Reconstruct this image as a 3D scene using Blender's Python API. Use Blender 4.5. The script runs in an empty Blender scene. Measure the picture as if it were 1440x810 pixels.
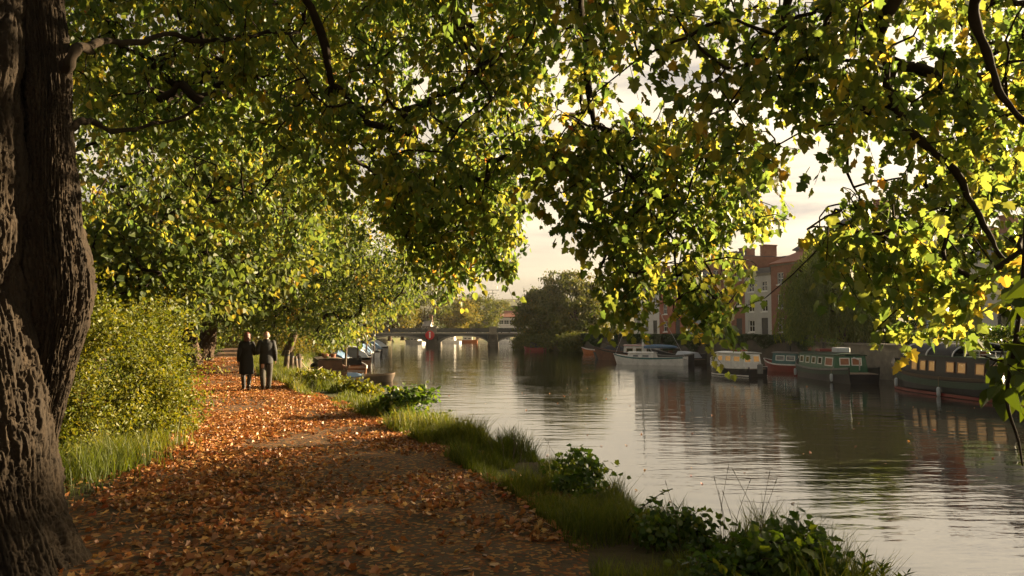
import bpy, math, random
import numpy as np
from mathutils import Vector, Matrix

random.seed(7)
rng = np.random.default_rng(11)
scene = bpy.context.scene
COL = scene.collection
R = math.radians

# ------------------------------------------------------------------ camera numbers
F = 1120.0                       # focal length in photo pixels (28 mm lens)
CAM = np.array([0.0, 0.0, 2.8])  # water is z = 0, the path z = 1
PITCH = math.atan(60.0 / F)
SUN_AZ = R(65)                   # to the right of the view direction
SUN_EL = R(14)
SUN_DIR = np.array([math.sin(SUN_AZ) * math.cos(SUN_EL), math.cos(SUN_AZ) * math.cos(SUN_EL), math.sin(SUN_EL)])


def at(x, y, d):
    """world points seen at photo position x, y at forward distance d (arrays or numbers)"""
    x, y, d = np.broadcast_arrays(np.asarray(x, float), np.asarray(y, float), np.asarray(d, float))
    X = (x - 720) / F
    Z = (405 - y) / F
    c, s = math.cos(PITCH), math.sin(PITCH)
    ry = c - s * Z
    rz = s + c * Z
    k = d / ry
    return np.stack([X * k, d, CAM[2] + rz * k], -1)


# ------------------------------------------------------------------ noise
def _hash(i, j, k, seed):
    h = (i.astype(np.int64) * 374761393 + j.astype(np.int64) * 668265263 + k.astype(np.int64) * 2147483647 + seed * 974634721) & 0xFFFFFFFF
    h = ((h ^ (h >> 13)) * 1274126177) & 0xFFFFFFFF
    h = (h ^ (h >> 16)) & 0xFFFFFFFF
    return h / 4294967295.0


def vnoise(p, seed=0):
    p = np.asarray(p, float)
    f0 = np.floor(p)
    f = p - f0
    f = f * f * f * (f * (f * 6 - 15) + 10)
    i, j, k = f0[..., 0], f0[..., 1], f0[..., 2]
    r = 0
    for a in (0, 1):
        for b in (0, 1):
            for c in (0, 1):
                w = (f[..., 0] if a else 1 - f[..., 0]) * (f[..., 1] if b else 1 - f[..., 1]) * (f[..., 2] if c else 1 - f[..., 2])
                r = r + w * _hash(i + a, j + b, k + c, seed)
    return r


def fbm(p, oct=4, seed=0):
    p = np.asarray(p, float)
    r = 0
    a = 0.5
    for o in range(oct):
        r = r + a * vnoise(p * (2 ** o) + o * 17.3, seed + o)
        a *= 0.5
    return r / (1 - 0.5 ** oct)


def worley(p, seed=0):
    """nearest and second nearest cell distance and the nearest cell's random number"""
    p = np.asarray(p, float)
    base = np.floor(p).astype(np.int64)
    f1 = np.full(p.shape[:-1], 9.0)
    f2 = np.full(p.shape[:-1], 9.0)
    cid = np.zeros(p.shape[:-1])
    for a in (-1, 0, 1):
        for b in (-1, 0, 1):
            for c in (-1, 0, 1):
                i, j, k = base[..., 0] + a, base[..., 1] + b, base[..., 2] + c
                dx = i + _hash(i, j, k, seed) - p[..., 0]
                dy = j + _hash(i, j, k, seed + 1) - p[..., 1]
                dz = k + _hash(i, j, k, seed + 2) - p[..., 2]
                d = np.sqrt(dx * dx + dy * dy + dz * dz)
                near = d < f1
                f2 = np.where(near, f1, np.minimum(f2, d))
                cid = np.where(near, _hash(i, j, k, seed + 3), cid)
                f1 = np.where(near, d, f1)
    return f1, f2, cid


def unit(v):
    return v / np.maximum(np.linalg.norm(v, axis=-1, keepdims=True), 1e-9)


# ------------------------------------------------------------------ object helpers
def link(o, parent=None):
    COL.objects.link(o)
    if parent is not None:
        o.parent = parent
    return o


def tag(o, label=None, cat=None, group=None, kind=None):
    if label: o['label'] = label
    if cat: o['category'] = cat
    if group: o['group'] = group
    if kind: o['kind'] = kind
    return o


def thing(name, label, cat, loc=(0, 0, 0), rotz=0.0, group=None):
    o = bpy.data.objects.new(name, None)
    o.empty_display_size = 0.2
    o.location = [float(v) for v in loc]
    o.rotation_euler = (0, 0, rotz)
    link(o)
    return tag(o, label, cat, group)


def np_mesh(name, V, loop_v, loop_start, mat=None, smooth=False, attrs=None):
    me = bpy.data.meshes.new(name)
    V = np.ascontiguousarray(V, dtype=np.float32).reshape(-1, 3)
    loop_v = np.ascontiguousarray(loop_v, dtype=np.int32).ravel()
    loop_start = np.ascontiguousarray(loop_start, dtype=np.int32).ravel()
    me.vertices.add(len(V))
    me.vertices.foreach_set('co', V.ravel())
    me.loops.add(len(loop_v))
    me.loops.foreach_set('vertex_index', loop_v)
    me.polygons.add(len(loop_start))
    me.polygons.foreach_set('loop_start', loop_start)
    me.update(calc_edges=True)
    if smooth:
        me.polygons.foreach_set('use_smooth', np.ones(len(loop_start), dtype=bool))
    for k, v in (attrs or {}).items():
        a = me.attributes.new(k, 'FLOAT', 'POINT')
        a.data.foreach_set('value', np.ascontiguousarray(v, dtype=np.float32).ravel())
    if mat is not None:
        me.materials.append(mat)
    return me


def obj(name, me, parent=None):
    return link(bpy.data.objects.new(name, me), parent)


def copy_tree(o, parent=None):
    c = o.copy()
    COL.objects.link(c)
    c.parent = parent
    for ch in [x for x in list(o.children)]:
        copy_tree(ch, c)
    return c


class MB:
    """collects shapes, builds them as one mesh object"""
    def __init__(s):
        s.v = []
        s.f = []
        s.M = None

    def add(s, verts, faces):
        b = len(s.v)
        if s.M is not None:
            verts = [s.M @ Vector(v) for v in verts]
        s.v += [tuple(float(c) for c in v) for v in verts]
        s.f += [[b + i for i in f] for f in faces]
        return s

    def box(s, x0, x1, y0, y1, z0, z1):
        return s.add([(x0, y0, z0), (x1, y0, z0), (x1, y1, z0), (x0, y1, z0), (x0, y0, z1), (x1, y0, z1), (x1, y1, z1), (x0, y1, z1)],
                     [(0, 3, 2, 1), (4, 5, 6, 7), (0, 1, 5, 4), (1, 2, 6, 5), (2, 3, 7, 6), (3, 0, 4, 7)])

    def cbox(s, x0, x1, y0, y1, z0, z1, b=0.02):
        """box with bevelled upright and top edges"""
        b = min(b, (x1 - x0) * .45, (y1 - y0) * .45, (z1 - z0) * .45)
        ring = lambda i, z: [(x0 + b + i, y0 + i, z), (x1 - b - i, y0 + i, z), (x1 - i, y0 + b + i, z), (x1 - i, y1 - b - i, z),
                             (x1 - b - i, y1 - i, z), (x0 + b + i, y1 - i, z), (x0 + i, y1 - b - i, z), (x0 + i, y0 + b + i, z)]
        return s.loft([ring(0, z0), ring(0, z1 - b), ring(b * .7, z1)])

    def loft(s, rings, caps=True, closed=True):
        n = len(rings[0])
        vs = [p for r in rings for p in r]
        fs = []
        m = n if closed else n - 1
        for i in range(len(rings) - 1):
            for j in range(m):
                k = (j + 1) % n
                fs.append((i * n + j, i * n + k, (i + 1) * n + k, (i + 1) * n + j))
        if caps and closed:
            fs.append(tuple(range(n - 1, -1, -1)))
            fs.append(tuple((len(rings) - 1) * n + j for j in range(n)))
        return s.add(vs, fs)

    def tube(s, pts, rad, n=8, caps=True):
        pts = [Vector([float(c) for c in p]) for p in pts]
        if not hasattr(rad, '__len__'):
            rad = [rad] * len(pts)
        rings = []
        ref = None
        for i, p in enumerate(pts):
            t = (pts[min(i + 1, len(pts) - 1)] - pts[max(i - 1, 0)]).normalized()
            if ref is None:
                ref = Vector((0, 0, 1)) if abs(t.z) < .9 else Vector((1, 0, 0))
                a = t.cross(ref).normalized()
            else:
                a = (a - t * a.dot(t)).normalized()
            b = t.cross(a)
            rings.append([p + (a * math.cos(q) + b * math.sin(q)) * rad[i] for q in [2 * math.pi * k / n for k in range(n)]])
        return s.loft(rings, caps)

    def ball(s, c, r, n=12, m=8):
        r = r if hasattr(r, '__len__') else (r, r, r)
        rings = []
        for i in range(m + 1):
            ph = -math.pi / 2 + math.pi * (i if 0 < i < m else (0.02 if i == 0 else m - .02)) / m
            rings.append([(c[0] + r[0] * math.cos(ph) * math.cos(2 * math.pi * k / n), c[1] + r[1] * math.cos(ph) * math.sin(2 * math.pi * k / n), c[2] + r[2] * math.sin(ph)) for k in range(n)])
        return s.loft(rings)

    def lathe(s, c, prof, n=16):
        return s.loft([[(c[0] + r * math.cos(2 * math.pi * k / n), c[1] + r * math.sin(2 * math.pi * k / n), c[2] + z) for k in range(n)] for r, z in prof])

    def build(s, name, mat, parent=None, smooth=False, angle=None):
        me = bpy.data.meshes.new(name)
        me.from_pydata(s.v, [], s.f)
        me.materials.append(mat)
        if smooth:
            me.polygons.foreach_set('use_smooth', [True] * len(me.polygons))
        me.validate()
        o = obj(name, me, parent)
        if angle:
            me.set_sharp_from_angle(angle=R(angle))
        return o


def spline(pts, n):
    """Catmull-Rom through pts, n points"""
    P = np.asarray(pts, float)
    P = np.vstack([2 * P[0] - P[1], P, 2 * P[-1] - P[-2]])
    m = len(P) - 3
    out = []
    for u in np.linspace(0, m - 1e-6, n):
        i = int(u)
        t = u - i
        a, b, c, d = P[i:i + 4]
        out.append(0.5 * ((2 * b) + (c - a) * t + (2 * a - 5 * b + 4 * c - d) * t ** 2 + (3 * b - a - 3 * c + d) * t ** 3))
    return np.array(out)


# ------------------------------------------------------------------ materials
def new_mat(name):
    m = bpy.data.materials.new(name)
    m.use_nodes = True
    nt = m.node_tree
    nt.nodes.clear()
    return m, nt, nt.nodes, nt.links


def node(nt, t, **kw):
    n = nt.nodes.new(t)
    for k, v in kw.items():
        if k in n.inputs.keys() if isinstance(k, str) else False:
            n.inputs[k].default_value = v
        else:
            setattr(n, k, v)
    return n


def ramp(nt, stops, src):
    n = nt.nodes.new('ShaderNodeValToRGB')
    e = n.color_ramp.elements
    while len(e) > 1:
        e.remove(e[-1])
    e[0].position = stops[0][0]
    e[0].color = (*stops[0][1], 1)
    for p, c in stops[1:]:
        q = e.new(p)
        q.color = (*c, 1)
    nt.links.new(src, n.inputs[0])
    return n.outputs[0]


def surf(name, c1, c2=None, rough=.7, scale=4.0, stretch=(1, 1, 1), bump=.0, bscale=None, metal=0.0, spec=.5, detail=6.0, emis=None):
    """noise-mottled surface"""
    m, nt, N, L = new_mat(name)
    out = N.new('ShaderNodeOutputMaterial')
    b = N.new('ShaderNodeBsdfPrincipled')
    L.new(b.outputs[0], out.inputs[0])
    tc = N.new('ShaderNodeTexCoord')
    mp = N.new('ShaderNodeMapping')
    mp.inputs['Scale'].default_value = stretch
    L.new(tc.outputs['Object'], mp.inputs[0])
    nz = N.new('ShaderNodeTexNoise')
    nz.inputs['Scale'].default_value = scale
    nz.inputs['Detail'].default_value = detail
    nz.inputs['Roughness'].default_value = .65
    L.new(mp.outputs[0], nz.inputs['Vector'])
    c2 = c2 or tuple(v * .7 for v in c1)
    L.new(ramp(nt, [(.3, c1), (.7, c2)], nz.outputs['Fac']), b.inputs['Base Color'])
    b.inputs['Roughness'].default_value = rough
    b.inputs['Metallic'].default_value = metal
    b.inputs['Specular IOR Level'].default_value = spec
    if bump:
        n2 = N.new('ShaderNodeTexNoise')
        n2.inputs['Scale'].default_value = bscale or scale * 3
        n2.inputs['Detail'].default_value = 8
        L.new(mp.outputs[0], n2.inputs['Vector'])
        bp = N.new('ShaderNodeBump')
        bp.inputs['Strength'].default_value = 1
        bp.inputs['Distance'].default_value = bump
        L.new(n2.outputs['Fac'], bp.inputs['Height'])
        L.new(bp.outputs[0], b.inputs['Normal'])
    if emis:
        b.inputs['Emission Color'].default_value = (*emis[0], 1)
        b.inputs['Emission Strength'].default_value = emis[1]
    return m


def leafmat(name, stops, trans=.45, tmul=(1.9, 1.7, .7), rough=.5, spec=.3):
    """leaf: colour picked per leaf from attribute rnd; light passes through"""
    m, nt, N, L = new_mat(name)
    out = N.new('ShaderNodeOutputMaterial')
    a = N.new('ShaderNodeAttribute')
    a.attribute_name = 'rnd'
    col = ramp(nt, stops, a.outputs['Fac'])
    b = N.new('ShaderNodeBsdfPrincipled')
    b.inputs['Roughness'].default_value = rough
    b.inputs['Specular IOR Level'].default_value = spec
    L.new(col, b.inputs['Base Color'])
    if trans:
        t = N.new('ShaderNodeBsdfTranslucent')
        mul = N.new('ShaderNodeMix')
        mul.data_type = 'RGBA'
        mul.blend_type = 'MULTIPLY'
        mul.inputs[0].default_value = 1
        L.new(col, mul.inputs[6])
        mul.inputs[7].default_value = (*tmul, 1)
        L.new(mul.outputs[2], t.inputs[0])
        mx = N.new('ShaderNodeMixShader')
        mx.inputs[0].default_value = trans
        L.new(b.outputs[0], mx.inputs[1])
        L.new(t.outputs[0], mx.inputs[2])
        L.new(mx.outputs[0], out.inputs[0])
    else:
        L.new(b.outputs[0], out.inputs[0])
    return m


def barkmat(name, c1, c2, scale=6, bump=.02):
    return surf(name, c1, c2, rough=.9, scale=scale, stretch=(1.6, 1.6, .3), bump=bump, bscale=scale * 3, spec=.2)


# ------------------------------------------------------------------ leaves
def tmpl(half, fold=.18, droop=.22):
    """half outline [(u, v)...] from base to tip -> verts and two polygons"""
    V = []
    for sgn in (1, -1):
        for u, v in half:
            V.append((sgn * u, v, fold * abs(u) - droop * v * v))
    n = len(half)
    return np.array(V), [list(range(n)), list(range(2 * n - 1, n - 1, -1))]


LOBED = tmpl([(0, 0), (.20, -.06), (.44, .08), (.34, .24), (.56, .50), (.30, .56), (.27, .72), (0, 1.0)])
OVATE = tmpl([(0, 0), (.22, .02), (.38, .22), (.40, .42), (.27, .70), (.10, .90), (0, 1.0)])
SIMPLE = tmpl([(0, 0), (.30, .35), (.20, .70), (0, 1.0)])
DIAMOND = tmpl([(0, 0), (.33, .45), (0, 1.0)])
NARROW = tmpl([(0, 0), (.13, .4), (0, 1.0)])


def leaf_mesh(name, C, D, Nn, S, rnd, T, mat, origin=(0, 0, 0)):
    V0, P = T
    D = unit(D)
    side = unit(np.cross(D, Nn))
    Nn = np.cross(side, D)
    S = np.asarray(S).reshape(-1, 1, 1)
    curl = 1 + rng.normal(0, .8, (len(C), 1, 1))
    V = C[:, None, :] - np.asarray(origin) + S * (V0[None, :, 0:1] * side[:, None, :] + V0[None, :, 1:2] * D[:, None, :] + V0[None, :, 2:3] * curl * Nn[:, None, :])
    k = len(V0)
    n = len(C)
    lv, ls, base = [], [], 0
    pl = np.concatenate([np.array(p) for p in P])
    lens = np.array([len(p) for p in P])
    lv = (np.arange(n)[:, None] * k + pl[None, :]).ravel()
    st = np.concatenate([[0], np.cumsum(lens)[:-1]])
    ls = (np.arange(n)[:, None] * lens.sum() + st[None, :]).ravel()
    return np_mesh(name, V, lv, ls, mat, attrs={'rnd': np.repeat(rnd, k)})


def connect(roots, pts, bias=.3):
    """greedy tree over pts growing from roots; returns parent index into concat(roots, pts)"""
    K, n = len(roots), len(pts)
    allp = np.vstack([roots, pts])
    d = np.full(n, 1e9)
    par = np.zeros(n, int)
    for c in range(0, K, 200):
        dd = np.linalg.norm(pts[:, None, :] - roots[None, c:c + 200, :], axis=-1)
        j = dd.argmin(1)
        m = dd[np.arange(n), j]
        w = m < d
        d[w] = m[w]
        par[w] = j[w] + c
    plen = np.zeros(n)
    cost = d.copy()
    done = np.zeros(n, bool)
    base = d.copy()
    order = []
    for _ in range(n):
        i = int(np.where(done, 1e9, cost).argmin())
        done[i] = True
        order.append(i)
        plen[i] = cost[i]
        nd = np.linalg.norm(pts - pts[i], axis=1) + bias * plen[i]
        w = (~done) & (nd < cost)
        cost[w] = nd[w]
        par[w] = K + i
    desc = np.ones(n)
    for i in reversed(order):
        if par[i] >= K:
            desc[par[i] - K] += desc[i]
    return par, desc


def segs(A, B, ra, rb, sides=4):
    """many straight tapered sticks as arrays V, loop_v, loop_start"""
    n = len(A)
    t = unit(B - A)
    ref = np.where(np.abs(t[:, 2:3]) < .9, np.array([[0, 0, 1.0]]), np.array([[1.0, 0, 0]]))
    a = unit(np.cross(t, ref))
    b = np.cross(t, a)
    q = np.arange(sides) * 2 * np.pi / sides
    ring = a[:, None, :] * np.cos(q)[None, :, None] + b[:, None, :] * np.sin(q)[None, :, None]
    V = np.concatenate([A[:, None, :] + ring * ra.reshape(-1, 1, 1), B[:, None, :] + ring * rb.reshape(-1, 1, 1)], 1)
    f = np.array([[j, (j + 1) % sides, sides + (j + 1) % sides, sides + j] for j in range(sides)]).ravel()
    lv = (np.arange(n)[:, None] * 2 * sides + f[None, :]).ravel()
    return V.reshape(-1, 3), lv, np.arange(n * sides) * 4


def twig_arrays(roots, pts, rmin=.004, k=.0035, p=.5, rmax=.08, bias=.3):
    par, desc = connect(roots, pts, bias)
    K = len(roots)
    allp = np.vstack([roots, pts])
    rad = np.clip(rmin + k * (desc - 1) ** p, rmin, rmax)
    A, B = allp[par], pts
    ra = np.where(par >= K, rad[np.maximum(par - K, 0)], rad * 1.2)
    ra = np.minimum(ra, rad * 1.6)
    # a mid point that sags makes the sticks bend
    L = np.linalg.norm(B - A, axis=1, keepdims=True)
    mid = (A + B) / 2 + rng.normal(0, .07, A.shape) * L
    V1, l1, s1 = segs(A, mid, ra, (ra + rad) / 2)
    V2, l2, s2 = segs(mid, B, (ra + rad) / 2, rad)
    return np.vstack([V1, V2]), np.concatenate([l1, l2 + len(V1)]), np.concatenate([s1, s2 + len(l1)])


def join_arrays(lst):
    Vs, lvs, lss, nv, nl = [], [], [], 0, 0
    for V, lv, ls in lst:
        Vs.append(V)
        lvs.append(np.asarray(lv) + nv)
        lss.append(np.asarray(ls) + nl)
        nv += len(V)
        nl += len(lv)
    return np.vstack(Vs), np.concatenate(lvs), np.concatenate(lss)


def mb_arrays(mb):
    V = np.array(mb.v)
    lv = np.concatenate([np.array(f) for f in mb.f])
    ls = np.concatenate([[0], np.cumsum([len(f) for f in mb.f])[:-1]])
    return V, lv, ls


def sprays(P, n_leaf=14, length=.65, size=.13, droop=.7, out=None, hang=.75):
    """twigs with leaves at centres P. returns leaf arrays and twig arrays"""
    n = len(P)
    ang = rng.uniform(0, 2 * np.pi, n)
    dirn = np.stack([np.cos(ang), np.sin(ang), rng.normal(-droop, .35, n)], -1)
    if out is not None:
        dirn = dirn + out
    dirn = unit(dirn)
    Ls = length * rng.uniform(.6, 1.35, n)
    m = n_leaf
    t = (np.arange(m)[None, :] + rng.uniform(-.4, .4, (n, m))) / m
    t = np.clip(t, 0, 1)
    start = P - dirn * Ls[:, None] * .5
    sag = np.array([0, 0, -1.0]) * .25 * Ls[:, None]
    pos = start[:, None, :] + dirn[:, None, :] * (t * Ls[:, None])[..., None] + sag[:, None, :] * (t ** 2)[..., None]
    az = rng.uniform(0, 2 * np.pi, (n, m))
    ref = unit(np.cross(dirn, np.array([0, 0, 1.0]) + rng.normal(0, .05, (n, 3))))
    ref2 = np.cross(dirn, ref)
    # leaves stand off in a flattened spray, more to the sides than up and down
    sidev = ref[:, None, :] * np.cos(az)[..., None] + ref2[:, None, :] * (.55 * np.sin(az))[..., None]
    D = unit(.45 * dirn[:, None, :] + .8 * sidev + np.array([0, 0, -1.0]) * hang * rng.uniform(.3, 1.4, (n, m))[..., None])
    S = size * rng.uniform(.55, 1.25, (n, m))
    C = pos + sidev * (S * .55)[..., None] + rng.normal(0, .02, (n, m, 3))
    Nn = unit(np.array([0, 0, 1.0]) * .4 + rng.normal(0, .6, (n, m, 3)) + sidev * .5)
    cl = rng.uniform(0, 1, n)
    rnd = np.clip(.55 * rng.uniform(0, 1, (n, m)) + .45 * cl[:, None], 0, 1)
    end = start + dirn * Ls[:, None] * .9 + sag * .81
    midp = start + dirn * Ls[:, None] * .45 + sag * .2
    r1 = np.full(n, .0045)
    tw = join_arrays([segs(start, midp, r1, r1 * .8, 3), segs(midp, end, r1 * .8, r1 * .4, 3)])
    return (C.reshape(-1, 3), D.reshape(-1, 3), Nn.reshape(-1, 3), S.ravel(), rnd.ravel()), tw, start


def inpoly(x, y, poly):
    poly = np.asarray(poly, float)
    c = np.zeros(len(x), bool)
    j = len(poly) - 1
    for i in range(len(poly)):
        xi, yi = poly[i]
        xj, yj = poly[j]
        cond = ((yi > y) != (yj > y)) & (x < (xj - xi) * (y - yi) / (yj - yi + 1e-12) + xi)
        c ^= cond
        j = i
    return c


def sample_poly(poly, n, d0, d1, clump=.0, seed=0, holes=(), scale=.9):
    """n points whose outline from the path is poly, spread through real depth d0..d1"""
    poly = np.asarray(poly, float)
    out = []
    lo, hi = poly.min(0), poly.max(0)
    tot = 0
    while tot < n:
        x = rng.uniform(lo[0], hi[0], n * 4)
        y = rng.uniform(lo[1], hi[1], n * 4)
        k = inpoly(x, y, poly)
        for hx, hy, ha, hb in holes:
            k &= ((x - hx) / ha) ** 2 + ((y - hy) / hb) ** 2 > 1
        x, y = x[k], y[k]
        d = rng.uniform(d0, d1, len(x))
        p = at(x, y, d)
        if clump:
            nz = fbm(p * scale + seed * 9.7, 2, seed)
            p = p[nz > clump]
        out.append(p)
        tot += len(p)
    return np.vstack(out)[:n]
# ================================================================== materials
M = {}
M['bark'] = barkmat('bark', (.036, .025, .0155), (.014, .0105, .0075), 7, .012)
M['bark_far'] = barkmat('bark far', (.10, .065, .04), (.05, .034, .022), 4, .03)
M['twig'] = surf('twig bark', (.016, .012, .008), (.03, .021, .014), rough=.95, spec=.15, scale=9)
M['leaf_a'] = leafmat('broad leaf green', [(0, (.028, .058, 0.015)), (.42, (.054, .090, .018)), (.75, (.116, .132, .022)), (.93, (.20, .162, .02)), (.975, (.24, .10, .02)), (1, (.22, .06, .02))], .58, (3.1, 2.65, 1.9), .42, .4)
M['leaf_b'] = leafmat('broad leaf yellowing', [(0, (.028, .060, 0.015)), (.42, (.056, .094, .018)), (.74, (.122, .138, .024)), (.93, (.21, .172, .022)), (.985, (.26, .12, .02)), (1, (.24, .05, .02))], .6, (3.1, 2.6, 1.9), .42, .4)
M['leaf_avenue'] = leafmat('avenue leaf', [(0, (.030, .055, 0.015)), (.48, (.056, .084, .018)), (.82, (.10, .115, .022)), (.95, (.20, .14, .018)), (1, (.24, .09, .02))], .5, (2.6, 2.2, 1.4), .5, .3)
M['leaf_avenue_gold'] = leafmat('avenue leaf turning', [(0, (.045, .065, 0.015)), (.45, (.085, .10, 0.019)), (.75, (.15, .13, 0.024)), (.93, (.23, .16, .02)), (1, (.25, .10, .02))], .5, (2.6, 2.2, 1.4), .5, .3)
M['leaf_shade'] = leafmat('leaf darkened as shade', [(0, (.022, .042, .008)), (.6, (.04, .062, .010)), (1, (.09, .085, .012))], .35, (2.4, 2.0, .5), .45, .4)  # shade on the closest bough is put into this darker leaf colour
M['leaf_far'] = leafmat('far leaf', [(0, (.035, .055, .014)), (.5, (.065, .082, .018)), (.85, (.11, .105, .02)), (1, (.16, .10, .02))], .35, (1.8, 1.6, .7), .6, .2)
M['leaf_gold'] = leafmat('gold leaf', [(0, (.06, .075, .014)), (.5, (.105, .105, .018)), (1, (.19, .135, .02))], .4, (1.8, 1.5, .6), .6, .2)
M['leaf_willow'] = leafmat('willow leaf', [(0, (.06, .092, .024)), (.6, (.105, .145, .033)), (1, (.19, .195, .045))], .5, (2.2, 2.1, .6), .6, .2)
M['leaf_bush'] = leafmat('bush leaf', [(0, (.045, .068, .010)), (.5, (.095, .11, .014)), (.9, (.17, .16, .022)), (1, (.24, .15, .03))], .4, (1.9, 1.7, .6), .5, .3)
M['leaf_weed'] = leafmat('weed leaf', [(0, (.02, .05, .010)), (.5, (.045, .085, .014)), (.9, (.10, .13, .02)), (1, (.18, .15, .02))], .45, (2.2, 2.0, .6), .4, .4)
M['ivy'] = leafmat('ivy leaf', [(0, (.012, .03, .008)), (.6, (.03, .055, .014)), (1, (.06, .075, .018))], .25, (1.6, 1.6, .7), .4, .4)
M['grass'] = leafmat('grass blade', [(0, (.038, .056, .010)), (.5, (.072, .092, .014)), (.82, (.13, .125, .022)), (1, (.25, .18, .06))], .45, (1.9, 1.8, .6), .5, .3)
M['litter'] = leafmat('fallen leaf', [(0, (.09, .04, .018)), (.22, (.18, .075, .025)), (.45, (.30, .108, .030)), (.66, (.39, .175, .048)), (.84, (.46, .29, .095)), (.93, (.33, .055, .022)), (1, (.20, .18, .04))], .2, (1.2, 1.0, .8), .5, .45)

# ------------------------------------------------------------------ earth
def ground_material(name, stops1, stops2, sc1, sc2, bump, leaf_fleck=None):
    m, nt, N, L = new_mat(name)
    out = N.new('ShaderNodeOutputMaterial')
    b = N.new('ShaderNodeBsdfPrincipled')
    b.inputs['Roughness'].default_value = .95
    b.inputs['Specular IOR Level'].default_value = .2
    L.new(b.outputs[0], out.inputs[0])
    tc = N.new('ShaderNodeTexCoord')
    def noise(s, d=8, rgh=.65):
        n = N.new('ShaderNodeTexNoise')
        n.inputs['Scale'].default_value = s
        n.inputs['Detail'].default_value = d
        n.inputs['Roughness'].default_value = rgh
        L.new(tc.outputs['Object'], n.inputs['Vector'])
        return n.outputs['Fac']
    c1 = ramp(nt, stops1, noise(sc2))
    c2 = ramp(nt, stops2, noise(sc2 * 1.7))
    mx = N.new('ShaderNodeMix')
    mx.data_type = 'RGBA'
    L.new(ramp(nt, [(.42, (0, 0, 0)), (.58, (1, 1, 1))], noise(sc1, 5)), mx.inputs[0])
    L.new(c1, mx.inputs[6])
    L.new(c2, mx.inputs[7])
    last = mx.outputs[2]
    if leaf_fleck:
        vo = N.new('ShaderNodeTexVoronoi')
        vo.inputs['Scale'].default_value = leaf_fleck
        L.new(tc.outputs['Object'], vo.inputs['Vector'])
        sp = N.new('ShaderNodeSeparateColor')
        L.new(vo.outputs['Color'], sp.inputs[0])
        col = ramp(nt, [(0, (.11, .04, .016)), (.35, (.20, .07, .02)), (.7, (.28, .13, .035)), (1, (.32, .19, .07))], sp.outputs[1])
        gt = ramp(nt, [(.60, (0, 0, 0)), (.63, (1, 1, 1))], sp.outputs[0])
        m2 = N.new('ShaderNodeMix')
        m2.data_type = 'RGBA'
        L.new(gt, m2.inputs[0])
        L.new(last, m2.inputs[6])
        L.new(col, m2.inputs[7])
        last = m2.outputs[2]
    L.new(last, b.inputs['Base Color'])
    bp = N.new('ShaderNodeBump')
    bp.inputs['Strength'].default_value = 1
    bp.inputs['Distance'].default_value = bump
    L.new(noise(sc2 * 2.5, 10, .7), bp.inputs['Height'])
    L.new(bp.outputs[0], b.inputs['Normal'])
    return m


M['ground'] = ground_material('soil and turf', [(.3, (.05, .038, .022)), (.7, (.10, .07, .04))], [(.3, (.035, .05, .014)), (.7, (.07, .085, .022))], .5, 7, .03)
M['path'] = ground_material('trodden earth', [(.3, (.058, .039, .023)), (.7, (.115, .076, .045))], [(.3, (.042, .029, .018)), (.7, (.085, .057, .033))], 1.1, 9, .015, 30)

YS = np.array([-60, -25, -10, -4, 0, 2, 4, 5.8, 7.5, 9.5, 11.5, 14, 17.5, 20, 22.4, 25, 27, 30, 33, 37, 42, 50, 60, 70, 85, 100, 108, 116, 122, 130, 142, 160, 200, 260, 300, 420, 600, 900.])
Lx = lambda y: np.interp(y, [-60, -10, 2, 5.8, 7.5, 11.5, 17.5, 22.4, 27, 33, 42, 70, 100, 142, 200, 300, 320], [22, 7, 3.5, 2.6, 1.45, .2, -2.1, -4.7, -6.8, -8.9, -11.7, -16, -20.6, -27, -30, -20, 30])
Rx = lambda y: np.interp(y, [-60, -10, 10, 20, 37, 45, 54, 65, 95, 108, 116, 122, 130, 142, 200, 300, 320], [44, 34, 30, 27.5, 23.2, 21.7, 20.4, 17.4, 11.9, 9, 3, 2.5, 5, 7, 10, 30, 42])
Pc = lambda y: np.interp(y, [-30, 4, 6, 8.6, 11.5, 16, 22.4, 33, 45, 60, 90, 150], [-1.9, -1.9, -1.95, -2.15, -2.9, -4.6, -7.6, -11.9, -16, -21, -31, -52])
Pw = lambda y: np.interp(y, [-30, 4, 6, 8.6, 11.5, 16, 22.4, 33, 40, 90], [2.7, 2.7, 2.6, 2.3, 2.1, 1.95, 1.85, 1.5, 1.35, 1.35])


def left_z(x, y):
    """ground height on the path side"""
    L = Lx(y)
    t = np.clip((x - L) / .75, 0, 1)
    return 1.0 - t * t * (3 - 2 * t) * 1.35


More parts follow.
